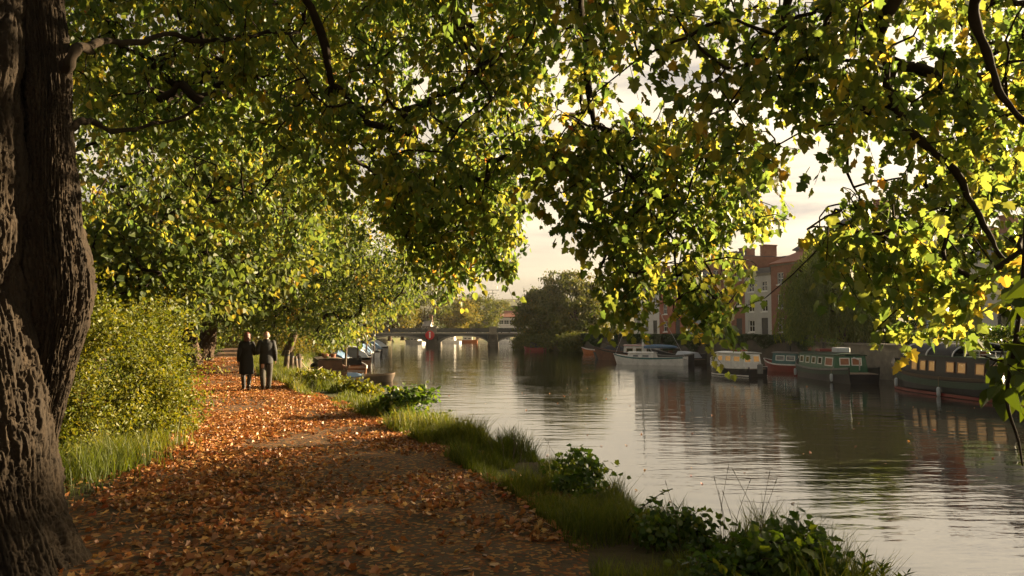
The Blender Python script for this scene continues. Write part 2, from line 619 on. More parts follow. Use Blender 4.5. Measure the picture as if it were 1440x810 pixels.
def build_ground():
    ys = np.sort(np.concatenate([YS, np.linspace(4, 42, 60)]))
    ys = ys[np.concatenate([[True], np.diff(ys) > .05])]
    rows = []
    for y in ys:
        L, Rr = Lx(y), Rx(y)
        zq = np.interp(y, [95, 108, 112, 140, 150], [1.9, 1.9, 1.2, 1.2, 1.5])
        r = [(-700, 12), (-250, 3), (-90, 1.6), (-55, 1.25), (min(L - 22, -25), 1.1), (L - 12, 1.02), (L - 6, 1.0), (L - 3, 1.0), (L - 1.2, 1.0), (L - .3, 1.0)]
        r += [(L + .75 * t, float(left_z(L + .75 * t, y))) for t in (0, .2, .4, .6, .8, 1)]
        r += [(L + 2, -1.2), (Rr - 2, -1.5), (Rr - .3, -1.2), (Rr + .25, -.4 if zq < 1.5 else -1.2), (Rr + .3, zq - .02), (Rr + 4, zq), (Rr + 20, zq + .3), (Rr + 60, zq + 2), (300, 10), (700, 22)]
        rows.append([(x, y, z) for x, z in r])
    n = len(rows[0])
    V = np.array(rows).reshape(-1, 3)
    q = np.array([[i * n + j, i * n + j + 1, (i + 1) * n + j + 1, (i + 1) * n + j] for i in range(len(rows) - 1) for j in range(n - 1)])
    me = np_mesh('ground', V, q, np.arange(len(q)) * 4, M['ground'], True)
    tag(obj('ground', me), 'dark soil and turf of both river banks', 'ground', kind='structure')


build_ground()


def build_path():
    ys = np.concatenate([np.linspace(-12, 3, 20), np.linspace(3.3, 45, 260), np.linspace(46, 110, 40)])
    us = np.linspace(-1, 1, 41)
    c, w = Pc(ys), Pw(ys)
    edge = (fbm(np.stack([ys * .7, ys * 0, ys * 0], -1), 3, 5) - .5) * .45
    edge2 = (fbm(np.stack([ys * .7, ys * 0 + 9, ys * 0], -1), 3, 6) - .5) * .9
    X = c[:, None] + us[None, :] * w[:, None] + np.where(us > 0, us, 0)[None, :] * edge[:, None] + np.where(us < 0, us, 0)[None, :] * edge2[:, None]
    Y = np.repeat(ys[:, None], len(us), 1)
    nz = fbm(np.stack([X * 1.3, Y * 1.3, X * 0], -1), 4, 3)
    Z = 1.012 + .06 * nz * (1 - us[None, :] ** 6) + .012 * (1 - us[None, :] ** 2)
    Z[:, 0] = Z[:, -1] = 1.004
    V = np.stack([X, Y, Z], -1).reshape(-1, 3)
    n = len(us)
    q = np.array([[i * n + j, i * n + j + 1, (i + 1) * n + j + 1, (i + 1) * n + j] for i in range(len(ys) - 1) for j in range(n - 1)])
    me = np_mesh('path', V, q, np.arange(len(q)) * 4, M['path'], True)
    tag(obj('path', me), 'trodden brown earth towpath curving away left', 'path', kind='structure')


build_path()


# ------------------------------------------------------------------ water
def water_material():
    m, nt, N, L = new_mat('river water')
    out = N.new('ShaderNodeOutputMaterial')
    b = N.new('ShaderNodeBsdfPrincipled')
    b.inputs['Base Color'].default_value = (.020, .019, .013, 1)
    b.inputs['Roughness'].default_value = .04
    b.inputs['IOR'].default_value = 2.4
    b.inputs['Specular IOR Level'].default_value = .5
    L.new(b.outputs[0], out.inputs[0])
    tc = N.new('ShaderNodeTexCoord')
    def noise(sc, loc, detail, rgh=.55, rot=0):
        mp = N.new('ShaderNodeMapping')
        mp.inputs['Scale'].default_value = sc
        mp.inputs['Location'].default_value = loc
        mp.inputs['Rotation'].default_value = (0, 0, rot)
        L.new(tc.outputs['Object'], mp.inputs[0])
        n = N.new('ShaderNodeTexNoise')
        n.inputs['Scale'].default_value = 1
        n.inputs['Detail'].default_value = detail
        n.inputs['Roughness'].default_value = rgh
        L.new(mp.outputs[0], n.inputs['Vector'])
        return n.outputs['Fac']
    swell = noise((.55, 1.5, 1), (3, 1, 0), 2, .5, R(8))
    rip = noise((1.6, 4.6, 1), (1, 7, 0), 3, .55, R(-6))
    patch = noise((.10, .22, 1), (5, 2, 0), 3)
    pr = N.new('ShaderNodeMapRange')
    pr.inputs['From Min'].default_value = .38
    pr.inputs['From Max'].default_value = .66
    pr.inputs['To Min'].default_value = .10
    pr.inputs['To Max'].default_value = 1.0
    L.new(patch, pr.inputs[0])
    mul = N.new('ShaderNodeMath')
    mul.operation = 'MULTIPLY'
    L.new(rip, mul.inputs[0])
    L.new(pr.outputs[0], mul.inputs[1])
    b1 = N.new('ShaderNodeBump')
    b1.inputs['Strength'].default_value = 1
    b1.inputs['Distance'].default_value = .0155
    L.new(swell, b1.inputs['Height'])
    b2 = N.new('ShaderNodeBump')
    b2.inputs['Strength'].default_value = 1
    b2.inputs['Distance'].default_value = .0088
    L.new(mul.outputs[0], b2.inputs['Height'])
    L.new(b1.outputs[0], b2.inputs['Normal'])
    L.new(b2.outputs[0], b.inputs['Normal'])
    return m


M['water'] = water_material()
me = np_mesh('river', np.array([(-60, -60, 0), (60, -60, 0), (60, 330, 0), (-60, 330, 0)]), [0, 1, 2, 3], [0], M['water'])
tag(obj('river', me), 'calm rippled river reflecting the cream evening sky', 'river', kind='structure')

# distant hills
V, q = [], []
xs = np.linspace(-420, 520, 80)
for r_, (yy, base) in enumerate([(430, 0), (520, 1), (600, 0)]):
    for x in xs:
        hgt = 6 + 14 * math.exp(-((x - 30) / 170) ** 2) + 6 * float(vnoise(np.array([x * .012, 3.1, 0]), 4))
        V.append((x, yy, hgt * base - 1))
n = len(xs)
q = [[i * n + j, i * n + j + 1, (i + 1) * n + j + 1, (i + 1) * n + j] for i in range(2) for j in range(n - 1)]
M['hill'] = surf('wooded hillside', (.05, .06, .025), (.09, .085, .035), rough=.95, scale=.08, bump=1.0, bscale=.5)
tag(obj('hills', np_mesh('hills', np.array(V), q, np.arange(len(q)) * 4, M['hill'], True)), 'low hazy hills beyond the bridge', 'hills', kind='structure')
# ================================================================== the old twin trunk and its crown
def bark_stem(C, rad, ntheta, nz, seed, flute=.08, plate=.022, root=None):
    """C (k,3) stem centres, rad (k,) radii -> displaced bark surface"""
    C = spline(C, nz)
    rad = spline(np.stack([rad, rad, rad], -1), nz)[:, 0]
    th = np.linspace(0, 2 * np.pi, ntheta, endpoint=False)
    ct, st = np.cos(th)[None, :], np.sin(th)[None, :]
    s = np.concatenate([[0], np.cumsum(np.linalg.norm(np.diff(C, axis=0), axis=1))])[:, None]
    tw = th[None, :] + .25 * np.sin(s * .9 + seed)
    def cyl(k, kz, off=0):
        return np.stack(np.broadcast_arrays(np.cos(tw) * k + off, np.sin(tw) * k + 3.3 + off, s * kz + off), -1)
    r = np.repeat(rad[:, None], ntheta, 1)
    lob = fbm(cyl(1.6, .55, seed), 3, seed) - .5
    r = r * (1 + 2.6 * flute * lob)
    if root is not None:
        hgt, amp, k = root
        e = np.exp(-np.maximum(C[:, 2:3] - 1.0, 0) / hgt)
        r = r * (1 + amp * e * (.45 + .55 * np.cos(k * th[None, :] + seed) + .35 * np.cos((k - 2) * th[None, :] + 2 * seed)))
    warp = (fbm(cyl(2.5, 2.0, 7), 3, seed + 3) - .5)[..., None] * np.array([1.1, 1.1, 2.0])
    fine = (fbm(cyl(14, 7, 5), 3, seed + 5) - .5)[..., None] * np.array([.9, .9, .7])
    f1, f2, cid = worley(cyl(9.5, 1.4, 1) + warp + fine, seed + 10)
    g1, g2, did = worley(cyl(22, 4.5, 2) + warp * 2 + fine * 1.5, seed + 20)
    n3 = fbm(cyl(40, 16, 3) + warp * 3, 3, seed + 30)
    n4 = fbm(cyl(60, 6, 4), 2, seed + 33)
    sm = lambda v, w: np.clip(v / w, 0, 1) ** .6
    disp = plate * (1.5 * (sm(f2 - f1, .24) - .8) + .35 * (cid - .5)) + plate * .55 * (sm(g2 - g1, .22) - .75 + .5 * (did - .5)) + plate * .55 * (n3 - .5) + plate * .35 * (n4 - .5)
    bulge = (fbm(cyl(1.9, 2.2, seed + 5), 2, seed + 41) - .5) * .30
    r = r * (1 + bulge) + disp
    X = C[:, None, 0] + r * ct
    Y = C[:, None, 1] + r * st
    Z = np.repeat(C[:, 2:3], ntheta, 1) + disp * .3
    V = np.stack([X, Y, Z], -1).reshape(-1, 3)
    i = np.arange(nz - 1)[:, None] * ntheta
    j = np.arange(ntheta)[None, :]
    k = (j + 1) % ntheta
    q = np.stack(np.broadcast_arrays(i + j, i + k, i + ntheta + k, i + ntheta + j), -1).reshape(-1)
    return V, q, np.arange((nz - 1) * ntheta) * 4


BASE_A = np.array([-3.75, 6.1, 1.0])
treeA = thing('plane_tree', 'old twin-stemmed tree with deeply furrowed bark at the left edge of the path', 'tree', BASE_A, 0, 'trees whose branches hang over the towpath')


def stemA():
    a = at([-52, -55, -52, -52, -50, -42, -30, -22, -15], [-560, -180, 0, 150, 300, 450, 600, 700, 800], [5.9] * 9)
    a = np.vstack([a, a[-1] - [0, 0, .45]])
    ra = [.22, .34, .39, .43, .45, .44, .44, .46, .50, .54]
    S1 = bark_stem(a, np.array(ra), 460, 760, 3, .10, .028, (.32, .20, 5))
    b = at([10, 38, 54, 66, 70, 72, 76, 84, 82, 70, 52, 20], [-480, -120, 0, 110, 180, 260, 330, 395, 450, 520, 610, 720], [6.3, 6.2, 6.15, 6.1, 6.1, 6.1, 6.1, 6.1, 6.1, 6.12, 6.15, 6.2])
    rb = [.11, .15, .17, .17, .165, .18, .20, .225, .195, .15, .14, .18]
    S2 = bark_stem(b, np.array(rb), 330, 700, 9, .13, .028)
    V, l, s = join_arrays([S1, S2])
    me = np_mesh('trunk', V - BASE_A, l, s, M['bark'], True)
    obj('trunk', me, treeA)
    return a, b


stA, stB = stemA()

limbsA = [
    (at([64, 84, 104, 130, 200, 310, 420], [118, 85, 60, 66, 52, 56, 40], [6.1, 6.0, 6.1, 6.6, 7.4, 8.5, 9.6]), .075, .02),
    (at([50, 160, 300, 430, 458, 472, 500, 540, 582, 650], [-110, -190, -130, -10, 90, 165, 215, 252, 266, 258], [6.2, 6.6, 7.4, 8.4, 8.8, 9.1, 9.5, 9.9, 10.2, 10.5]), .11, .012),
    (at([40, 380, 560, 640, 700, 728, 735], [-260, -260, -100, 30, 130, 220, 300], [6.2, 7.6, 9.6, 10.6, 11.4, 12, 12.4]), .11, .012),
    (at([90, 118, 155, 210, 290], [188, 176, 186, 175, 150], [6.1, 6.3, 6.9, 7.8, 8.8]), .05, .015),
    (at([45, 120, 200, 330, 420], [-300, -420, -380, -200, -60], [6.2, 7.5, 9, 11, 12.5]), .12, .02),
    (at([45, 500, 780, 900], [-340, -420, -300, -120], [6.2, 7, 8.5, 10]), .12, .02),
    (at([64, 30, -200, -420], [-150, -300, -380, -300], [6.1, 6.6, 7.6, 9]), .11, .02),
    (at([-52, -200, -600, -900], [-300, -600, -700, -500], [5.9, 5.2, 5.0, 5.5]), .14, .02),
    (at([-52, 300, 900, 1500], [-500, -900, -1100, -900], [5.9, 5.2, 4.8, 5.2]), .14, .02),
]


def limb_part(tree, base, limbs, mat):
    mb = MB()
    pts = []
    for P, r0, r1 in limbs:
        n = 40
        S = spline(P, n)
        S[2:] += np.stack([fbm(S[2:] * 2.2 + q_, 3, 3 + q_) - .5 for q_ in (0, 7, 13)], -1) * .22
        rr = (r1 + (r0 * .68 - r1) * np.linspace(1, 0, n) ** 1.3) * (1 + .15 * np.sin(np.arange(n) * 1.3))
        mb.tube(S - base, list(rr), 10)
        pts.append(S[4:])
    return mb_arrays(mb), np.vstack(pts)


def sun_gap(P):
    """True where the boughs leave the low sun a way through to the old trunk"""
    az = np.array([math.sin(SUN_AZ), math.cos(SUN_AZ)])
    cut = np.zeros(len(P), bool)
    for x, y, hw, za, zb in ((-3.2, 6.0, .55, 1.5, 4.4), (1.9, 5.5, .7, .6, 1.9)):
        d = P - np.array([x, y, 0])
        along = d[:, 0] * az[0] + d[:, 1] * az[1]
        across = d[:, 0] * az[1] - d[:, 1] * az[0]
        zt = P[:, 2] - along * math.tan(SUN_EL)
        wob = (fbm(np.stack([along * .8, zt * 1.5, across], -1), 2, 90) - .5) * .7
        cut |= (along > .2) & (np.abs(across + wob * .5) < hw) & (zt + wob > za) & (zt + wob < zb)
    return cut


def near_crown(tree, base, limbs, P, leafmat_, n_leaf, size, T, length=.65, sz_by=None, hang=.75, kr=.0028):
    """sprays at P joined by a twig network to the limbs"""
    P = P[~sun_gap(P)]
    arr, roots = limb_part(tree, base, limbs, M['twig'])
    (C, D, Nn, S, rnd), tw, start = sprays(P, n_leaf, length, size, hang=hang)
    net = twig_arrays(roots, start, .005, kr, .5, .06)
    V, l, s = join_arrays([(arr[0] + base, arr[1], arr[2]), net, tw])
    obj('branches', np_mesh('branches', V - base, l, s, M['twig'], True), tree)
    obj('crown', leaf_mesh('crown', C, D, Nn, S, rnd, T, leafmat_, base), tree)


HOLES = [(738, 300, 17, 48)]
PA = np.vstack([
    sample_poly([(60, -90), (430, -90), (770, -90), (745, 120), (735, 235), (640, 262), (570, 285), (480, 240), (300, 190), (130, 170), (95, 120)], 1200, 8, 15, .45, 1),
    sample_poly([(80, -60), (480, -60), (470, 130), (130, 160), (95, 100)], 260, 10, 17, .38, 13),
    sample_poly([(120, 120), (560, 200), (600, 330), (430, 350), (250, 330), (125, 300)], 150, 11, 16, .46, 2),
    sample_poly([(520, 250), (735, 215), (722, 262), (715, 300), (724, 372), (700, 376), (668, 358), (640, 402), (604, 398), (575, 350)], 330, 10, 14, .36, 3),
    sample_poly([(120, -500), (1000, -500), (800, -90), (60, -90)], 420, 6, 14, .40, 4),
    np.stack([rng.uniform(-10, 1, 420), rng.uniform(1, 13, 420), rng.uniform(7, 13, 420)], -1),
])
near_crown(treeA, BASE_A, limbsA, PA, M['leaf_a'], 25, .090, OVATE)

# ================================================================== tree on the river edge, its boughs hang in at the right
BASE_B = np.array([4.9, -1.8, .62])
treeB = thing('lime_tree', 'tree on the river edge whose yellowing leafy boughs hang down on the right', 'tree', BASE_B, 0, 'trees whose branches hang over the towpath')
stB2 = np.array([(4.9, -1.8, .2), (4.92, -1.8, 1.0), (4.85, -1.7, 2.5), (4.75, -1.3, 4.2), (4.6, -.8, 6.0), (4.5, -.3, 8.0), (4.6, 0, 10.5)])
V, l, s = bark_stem(stB2, np.array([.55, .42, .36, .33, .28, .2, .08]), 200, 400, 5, .1, .02, (.3, .35, 5))
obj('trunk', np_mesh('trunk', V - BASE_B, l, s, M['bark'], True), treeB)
b0 = np.array([4.62, -.85, 5.9])
b1 = np.array([4.52, -.4, 7.4])


def bl(start, xs, ys, ds):
    return np.vstack([start, at(xs, ys, ds)])


limbsB = [
    (bl(b0, [1420, 1270, 1238, 1270, 1330, 1382, 1402, 1445], [-330, -60, 80, 168, 228, 310, 352, 395], [4.2, 5.6, 6.4, 6.8, 7.0, 7.0, 6.8, 6.5]), .12, .014),
    (bl(b0, [1500, 1400, 1378, 1402, 1425, 1460], [-330, -60, 30, 85, 150, 200], [3.6, 4.6, 5.0, 5.1, 5.1, 5.0]), .09, .016),
    (bl(b1, [1000, 830, 812, 828, 850, 902, 942, 962], [-420, -120, 0, 110, 200, 276, 335, 425], [4.5, 7, 8.2, 9, 9.4, 9.8, 10, 10]), .12, .012),
    (bl(b1, [1200, 1110, 1090, 1040, 985, 950], [-300, -60, 60, 140, 220, 290], [4.5, 7.2, 8.4, 9.2, 9.8, 10.2]), .1, .012),
    (bl(b0, [1600, 1480, 1450, 1440, 1428, 1416, 1432, 1438], [-260, 50, 220, 380, 480, 560, 620, 655], [3, 3.7, 4, 4, 3.95, 3.9, 3.85, 3.8]), .05, .006),
    (bl(b1, [1300, 1200, 1160, 1180, 1210], [-400, -160, 20, 150, 300], [4.4, 6.5, 8, 8.4, 8.4]), .1, .012),
    (bl(b1, [900, 700, 690, 760], [-700, -400, -160, 0], [4.2, 6.5, 8, 9]), .11, .02),
    (np.array([b1, (6.5, 1.5, 8.6), (9, 3, 8.8), (11, 4, 8)]), .12, .02),
    (np.array([b1, (3, -3, 8.8), (1, -5, 9.2), (-1.5, -6, 8.8)]), .12, .02),
]
PB = np.vstack([
    sample_poly([(735, -90), (1520, -90), (1520, 160), (1440, 235), (1330, 240), (1230, 190), (1110, 240), (960, 260), (750, 255)], 560, 6, 11, .49, 5, [(1290, 62, 44, 30), (1090, 196, 30, 44), (1400, 180, 25, 30)]),
    sample_poly([(735, 190), (960, 190), (990, 300), (850, 340), (790, 332), (752, 275)], 135, 8, 11, .46, 6),
    sample_poly([(850, 290), (960, 200), (1110, 230), (1085, 300), (1048, 365), (1030, 415), (1005, 465), (980, 435), (925, 412), (893, 440), (872, 448), (846, 400)], 180, 8.5, 11.5, .47, 7),
    sample_poly([(965, 390), (1040, 380), (1030, 440), (1010, 488), (985, 482), (965, 440)], 34, 9, 10.5, 0, 8),
    sample_poly([(850, 380), (900, 380), (905, 440), (885, 455), (858, 438)], 18, 9, 10.5, 0, 8),
    sample_poly([(1100, 300), (1200, 300), (1300, 215), (1450, 190), (1500, 400), (1440, 395), (1400, 390), (1340, 440), (1318, 425), (1250, 400), (1190, 385), (1120, 352)], 170, 6, 9, .46, 9),
    sample_poly([(1262, 440), (1300, 440), (1298, 462), (1268, 462)], 3, 6.6, 7, 0, 10),
    sample_poly([(700, -700), (1900, -700), (1600, -90), (735, -90)], 480, 4.5, 11, .42, 11),
    np.stack([rng.uniform(0, 9, 420), rng.uniform(-6, 5, 420), rng.uniform(7.5, 12, 420)], -1),
    np.stack([rng.uniform(6, 11, 90), rng.uniform(-1, 5, 90), rng.uniform(6, 9, 90)], -1),
])
near_crown(treeB, BASE_B, limbsB[:4] + limbsB[5:], PB, M['leaf_b'], 23, .095, LOBED, .7)
# the closest bough, its few big leaves
PN = sample_poly([(1425, 400), (1500, 380), (1500, 590), (1440, 575), (1412, 555), (1418, 500), (1435, 460)], 13, 3.6, 4.4, 0, 12)
(C, D, Nn, S, rnd), tw, start = sprays(PN, 9, .30, .11, hang=1.1)
bgh = spline(limbsB[4][0], 60)
arr = join_arrays([mb_arrays(MB().tube(bgh, list(np.linspace(.022, .004, 60)), 8)), twig_arrays(bgh[20:], start, .004, .002, .5, .02), tw])
ob = obj('bough', np_mesh('bough', arr[0] - BASE_B, arr[1], arr[2], M['twig'], True), treeB)
obj('leaves', leaf_mesh('leaves', C, D, Nn, S, rnd * .6, OVATE, M['leaf_shade'], BASE_B), ob)  # darker tones and material stand in for shade on these leaves


# ================================================================== trees standing in the ground
def crown_points(c, rad, n, seed, cut=.42, low=0.0, scale=.35, inner=.35):
    """clump centres in an uneven ellipsoid with gaps"""
    out, tot = [], 0
    while tot < n:
        u = unit(rng.normal(0, 1, (n * 3, 3)))
        rr = rng.uniform(inner, 1, n * 3) ** .6
        lump = .72 + .56 * fbm(u * 1.6 + seed * 3.1, 3, seed)
        p = u * (rr * lump)[:, None] * np.asarray(rad)
        nz = fbm((p + seed * 11) * scale, 2, seed + 1)
        k = (nz > cut) & (p[:, 2] > -rad[2] * (1 - low))
        out.append(p[k])
        tot += k.sum()
    return np.vstack(out)[:n] + np.asarray(c)


def clump_leaves(P, m, r, size, hang=.6, seedv=None):
    n = len(P)
    off = rng.normal(0, 1, (n, m, 3)) * np.array([r, r, r * .6]) * .55
    C = P[:, None, :] + off
    out = unit(off + 1e-6)
    D = unit(out * .7 + rng.normal(0, .5, (n, m, 3)) + np.array([0, 0, -hang]))
    Nn = unit(np.array([0, 0, .4]) + rng.normal(0, .6, (n, m, 3)) + out * .5)
    S = size * rng.uniform(.6, 1.3, (n, m))
    cl = rng.uniform(0, 1, n)
    rnd = np.clip(.5 * rng.uniform(0, 1, (n, m)) + .5 * cl[:, None], 0, 1)
    return C.reshape(-1, 3), D.reshape(-1, 3), Nn.reshape(-1, 3), S.ravel(), rnd.ravel()


def make_tree(name, label, base, trunk_top, r0, clumps, m, cr, size, lmat, T=SIMPLE, group=None, lean=(0, 0), bark='bark_far', fine=False, hang=.6, cat='tree', nlimb=7):
    base = np.asarray(base, float)
    t = thing(name, label, cat, base, 0, group)
    top = np.array([lean[0], lean[1], trunk_top])
    cen = clumps.mean(0) - base
    ctrl = np.array([(0, 0, -.3), (0, 0, .15), (top * .45 + [.1, -.05, 0]), top, (top * .4 + cen * .6)])
    rad = np.array([r0 * 1.5, r0 * 1.2, r0 * .95, r0 * .75, r0 * .3])
    if fine:
        V, l, s = bark_stem(ctrl + [0, 0, base[2]], rad, 90, 160, int(abs(base[0]) * 10) % 97, .13, r0 * .07, (.5, .3, 5))
        V = V - [0, 0, base[2]]
    else:
        mb = MB()
        mb.tube(spline(ctrl, 14), list(np.interp(np.linspace(0, 4, 14), range(5), rad)), 10)
        V, l, s = mb_arrays(mb)
    obj('trunk', np_mesh('trunk', V, l, s, M[bark], True), t)
    mb = MB()
    roots = [spline(ctrl, 20)[9:]]
    idx = rng.choice(len(clumps), min(nlimb, len(clumps)), replace=False)
    for i in idx:
        e = clumps[i] - base
        a = top * rng.uniform(.85, 1.05)
        sp = spline([a, a * .5 + e * .5 + [0, 0, .12 * np.linalg.norm(e - a)], e], 12)
        mb.tube(sp, list(np.linspace(r0 * .42, r0 * .08, 12)), 7)
        roots.append(sp[3:])
    roots = np.vstack(roots)
    net = twig_arrays(roots, clumps - base, r0 * .03, r0 * .04, .5, r0 * .3)
    V, l, s = join_arrays([mb_arrays(mb), net])
    obj('branches', np_mesh('branches', V, l, s, M['twig'], True), t)
    C, D, Nn, S, rnd = clump_leaves(clumps, m, cr, size, hang)
    obj('crown', leaf_mesh('crown', C, D, Nn, S, rnd, T, M[lmat], base), t)
    return t


AV = 'trees lining the towpath'
# left of the path, behind the bush
make_tree('avenue_tree', 'leafy tree behind the round bush left of the path', (-12.6, 24, 1), 3.6, .36,
          np.vstack([crown_points((-11.2, 23, 6.4), (6.2, 6, 3.8), 560, 3, .42), crown_points((-11.2, 21, 4.2), (3.2, 3, 1.1), 70, 4, .36)]), 46, .62, .17, 'leaf_avenue', OVATE, AV)
make_tree('avenue_tree', 'thick trunked tree left of the path, the nearer of the dark trunk pair', (-16.35, 40.5, 1), 3.6, .46,
          np.vstack([crown_points((-14.5, 39, 7.2), (6.5, 6, 4.6), 420, 5, .42), crown_points((-12.8, 37.5, 5.3), (4.2, 4, 1.1), 90, 6, .36)]), 46, .8, .20, 'leaf_avenue', SIMPLE, AV, (-.5, .2), 'bark_far', True)
make_tree('avenue_tree', 'thick trunked tree left of the path, the farther of the dark trunk pair', (-18.0, 46.5, 1), 3.6, .48,
          np.vstack([crown_points((-15.6, 46, 7.6), (6.5, 6, 4.8), 380, 7, .42), crown_points((-13.6, 45, 5.4), (4, 4, 1.1), 80, 8, .36)]), 40, .85, .22, 'leaf_avenue', SIMPLE, AV, (.4, .2), 'bark_far', True)
# between path and river
make_tree('avenue_tree', 'yellow-green tree between the path and the moored boats, leaning over the water', (-14.2, 50, 1), 3.0, .24,
          np.vstack([crown_points((-11.4, 46, 6.0), (4.4, 5, 3.4), 300, 9, .40), sample_poly([(330, 300), (560, 280), (600, 360), (580, 415), (535, 452), (505, 476), (445, 480), (400, 468), (340, 462)], 520, 31, 43, .40, 10, (), .4)]), 44, .6, .20, 'leaf_avenue', SIMPLE, AV, (1.0, -.6))
make_tree('avenue_tree', 'golden tree farther along between the path and the river', (-20.5, 74, 1), 3.0, .26,
          crown_points((-18.4, 72, 5.6), (5, 5.5, 4.4), 330, 11, .38), 40, .8, .26, 'leaf_gold', SIMPLE, AV, (.8, -.5))
make_tree('avenue_tree', 'tree far along the left side of the path', (-25.5, 64, 1), 3.6, .4,
          crown_points((-24.5, 63, 6.8), (7, 6, 5.2), 330, 12, .38), 38, .9, .27, 'leaf_avenue', SIMPLE, AV)
make_tree('avenue_tree', 'tall dark tree in the undergrowth behind the trunk pair', (-27, 42, 1.2), 3.4, .36,
          crown_points((-26.5, 42, 6.2), (6.5, 6, 5.2), 300, 13, .36), 40, .9, .24, 'leaf_avenue', SIMPLE, AV)
make_tree('avenue_tree', 'dark tree behind the twin-stemmed old tree at the left edge', (-17.5, 21, 1.1), 3, .3,
          crown_points((-17, 21, 5.8), (4.6, 5, 4.6), 260, 14, .36), 46, .8, .19, 'leaf_avenue', SIMPLE, AV)

# left bank up to the bridge
FB = 'trees on the bank before and behind the bridge'
for px, d, top, hw, lm, lab in [
    (548, 162, 424, 30, 'leaf_gold', 'gold tree behind the left bridge approach'),
    (497, 112, 415, 26, 'leaf_gold', 'gold tree on the left bank behind the tarpaulined boats'),
    (598, 176, 398, 36, 'leaf_far', 'tall round dark-green tree behind the left end of the bridge'),
    (640, 182, 412, 30, 'leaf_gold', 'gold-green tree behind the left arch of the bridge'),
    (672, 190, 414, 28, 'leaf_far', 'round green tree behind the middle arch of the bridge'),
    (566, 172, 428, 26, 'leaf_gold', 'low gold tree behind the left abutment of the bridge'),
    (700, 230, 424, 22, 'leaf_far', 'small far tree below the aerial behind the bridge'),
]:
    p = at(px, 465, d)
    ztop = at(px, top, d)[2]
    rw = hw * d / F
    zc = (ztop + 1.6) / 2 + .6
    cl = crown_points((p[0], d, zc), (rw * 1.15, rw * 1.1, (ztop - 1.6) / 2 * 1.02), 170, int(px), .34, 0, .3)
    make_tree('far_tree', lab, (p[0], d, 1.0), (ztop - 1) * .3, .35, cl, 46, .95, .42, lm, DIAMOND, FB, nlimb=4)
for px, d, top, hw in [(745, 240, 440, 26), (790, 250, 436, 30), (600, 250, 440, 40), (650, 262, 444, 30), (545, 240, 432, 34), (705, 275, 452, 30)]:
    pass

# the two weeping trees on the right that reach over the water
for px, d, top, hw, n, lab in [(806, 118, 388, 50, 420, 'large rounded dark-green tree on the right bank before the bridge'),
                               (756, 121, 410, 31, 240, 'drooping smaller green tree at the water in front of the bridge')]:
    p = at(px, 465, d)
    ztop = at(px, top, d)[2]
    rw = hw * d / F
    cl = crown_points((p[0], d, (ztop + .2) / 2 + .3), (rw * 1.12, rw, (ztop - .2) / 2 * 1.05), n, int(px), .32, 0, .35)
    make_tree('riverside_tree', lab, (p[0] + .6, d + 1.5, .6), ztop * .35, .4, cl, 60, .8, .34, 'leaf_far', DIAMOND, FB, hang=1.6, nlimb=5)


# willow curtain on the right bank
def willow(label, base, height, rad, nstr, seed):
    base = np.asarray(base, float)
    t = thing('willow_tree', label, 'tree', base, 0)
    mb = MB()
    mb.tube(spline([(0, 0, -.3), (.1, 0, 1.5), (0, .2, height * .45), (.2, .2, height * .7)], 12), list(np.linspace(.42, .16, 12)), 10)
    obj('trunk', mb.build('trunk', M['bark_far'], None, True).data, t) if False else None
    V, l, s = mb_arrays(mb)
    obj('trunk', np_mesh('trunk', V, l, s, M['bark_far'], True), t)
    a = rng.uniform(0, 2 * np.pi, nstr)
    rr = np.sqrt(rng.uniform(.02, 1, nstr))
    lump = .75 + .5 * fbm(np.stack([np.cos(a) * 1.5, np.sin(a) * 1.5, rr], -1) + seed, 3, seed)
    x, y = np.cos(a) * rr * rad * lump, np.sin(a) * rr * rad * lump
    kp = fbm(np.stack([x * .9, y * .9, x * 0 + 3], -1), 2, seed + 6) > .43
    a, rr, x, y = a[kp], rr[kp], x[kp], y[kp]
    nstr = len(a)
    z0 = height * (1 - .42 * rr ** 2.2) * (.68 + .62 * fbm(np.stack([x * .8, y * .6, x * 0], -1), 3, seed + 1)) - height * .05
    z1 = np.maximum(rng.uniform(.05, .42, nstr) * height * (1.1 - .8 * rr), .1)
    arcs = np.array([(0.1 * xx, .1 * yy, zz * .8) for xx, yy, zz in zip(x, y, z0)])
    K = 30
    tt = np.linspace(0, 1, K)[None, :]
    Z = z0[:, None] + (z1 - z0)[:, None] * tt
    sway = (fbm(np.stack([x * .8, y * .8, x * 0 + 5], -1), 2, 8) - .5)[:, None] * 1.2 * tt ** 1.5
    X = x[:, None] * (.82 + .2 * np.sqrt(tt)) + sway + rng.normal(0, .05, (nstr, K))
    Y = y[:, None] * (.82 + .2 * np.sqrt(tt)) + rng.normal(0, .05, (nstr, K))
    P = np.stack([X, Y, Z], -1)
    C = np.repeat(P.reshape(-1, 3), 2, 0) + rng.normal(0, .05, (nstr * K * 2, 3))
    D = rng.normal(0, .28, (len(C), 3)) + [0, 0, -1]
    Nn = rng.normal(0, 1, (len(C), 3))
    cl = np.repeat(rng.uniform(0, 1, nstr), K * 2)
    obj('crown', leaf_mesh('crown', C, D, Nn, rng.uniform(.17, .32, len(C)), np.clip(.5 * cl + .5 * rng.uniform(0, 1, len(C)), 0, 1), NARROW, M['leaf_willow'], (0, 0, 0)), t)
    sel = rng.choice(nstr, 160, replace=False)
    A1 = np.stack([x[sel] * .1, y[sel] * .1, z0[sel] * .62], -1)
    B1 = P[sel, 0]
    V, l, s = segs(A1, B1, np.full(160, .05), np.full(160, .02), 4)
    obj('branches', np_mesh('branches', V, l, s, M['twig']), t)


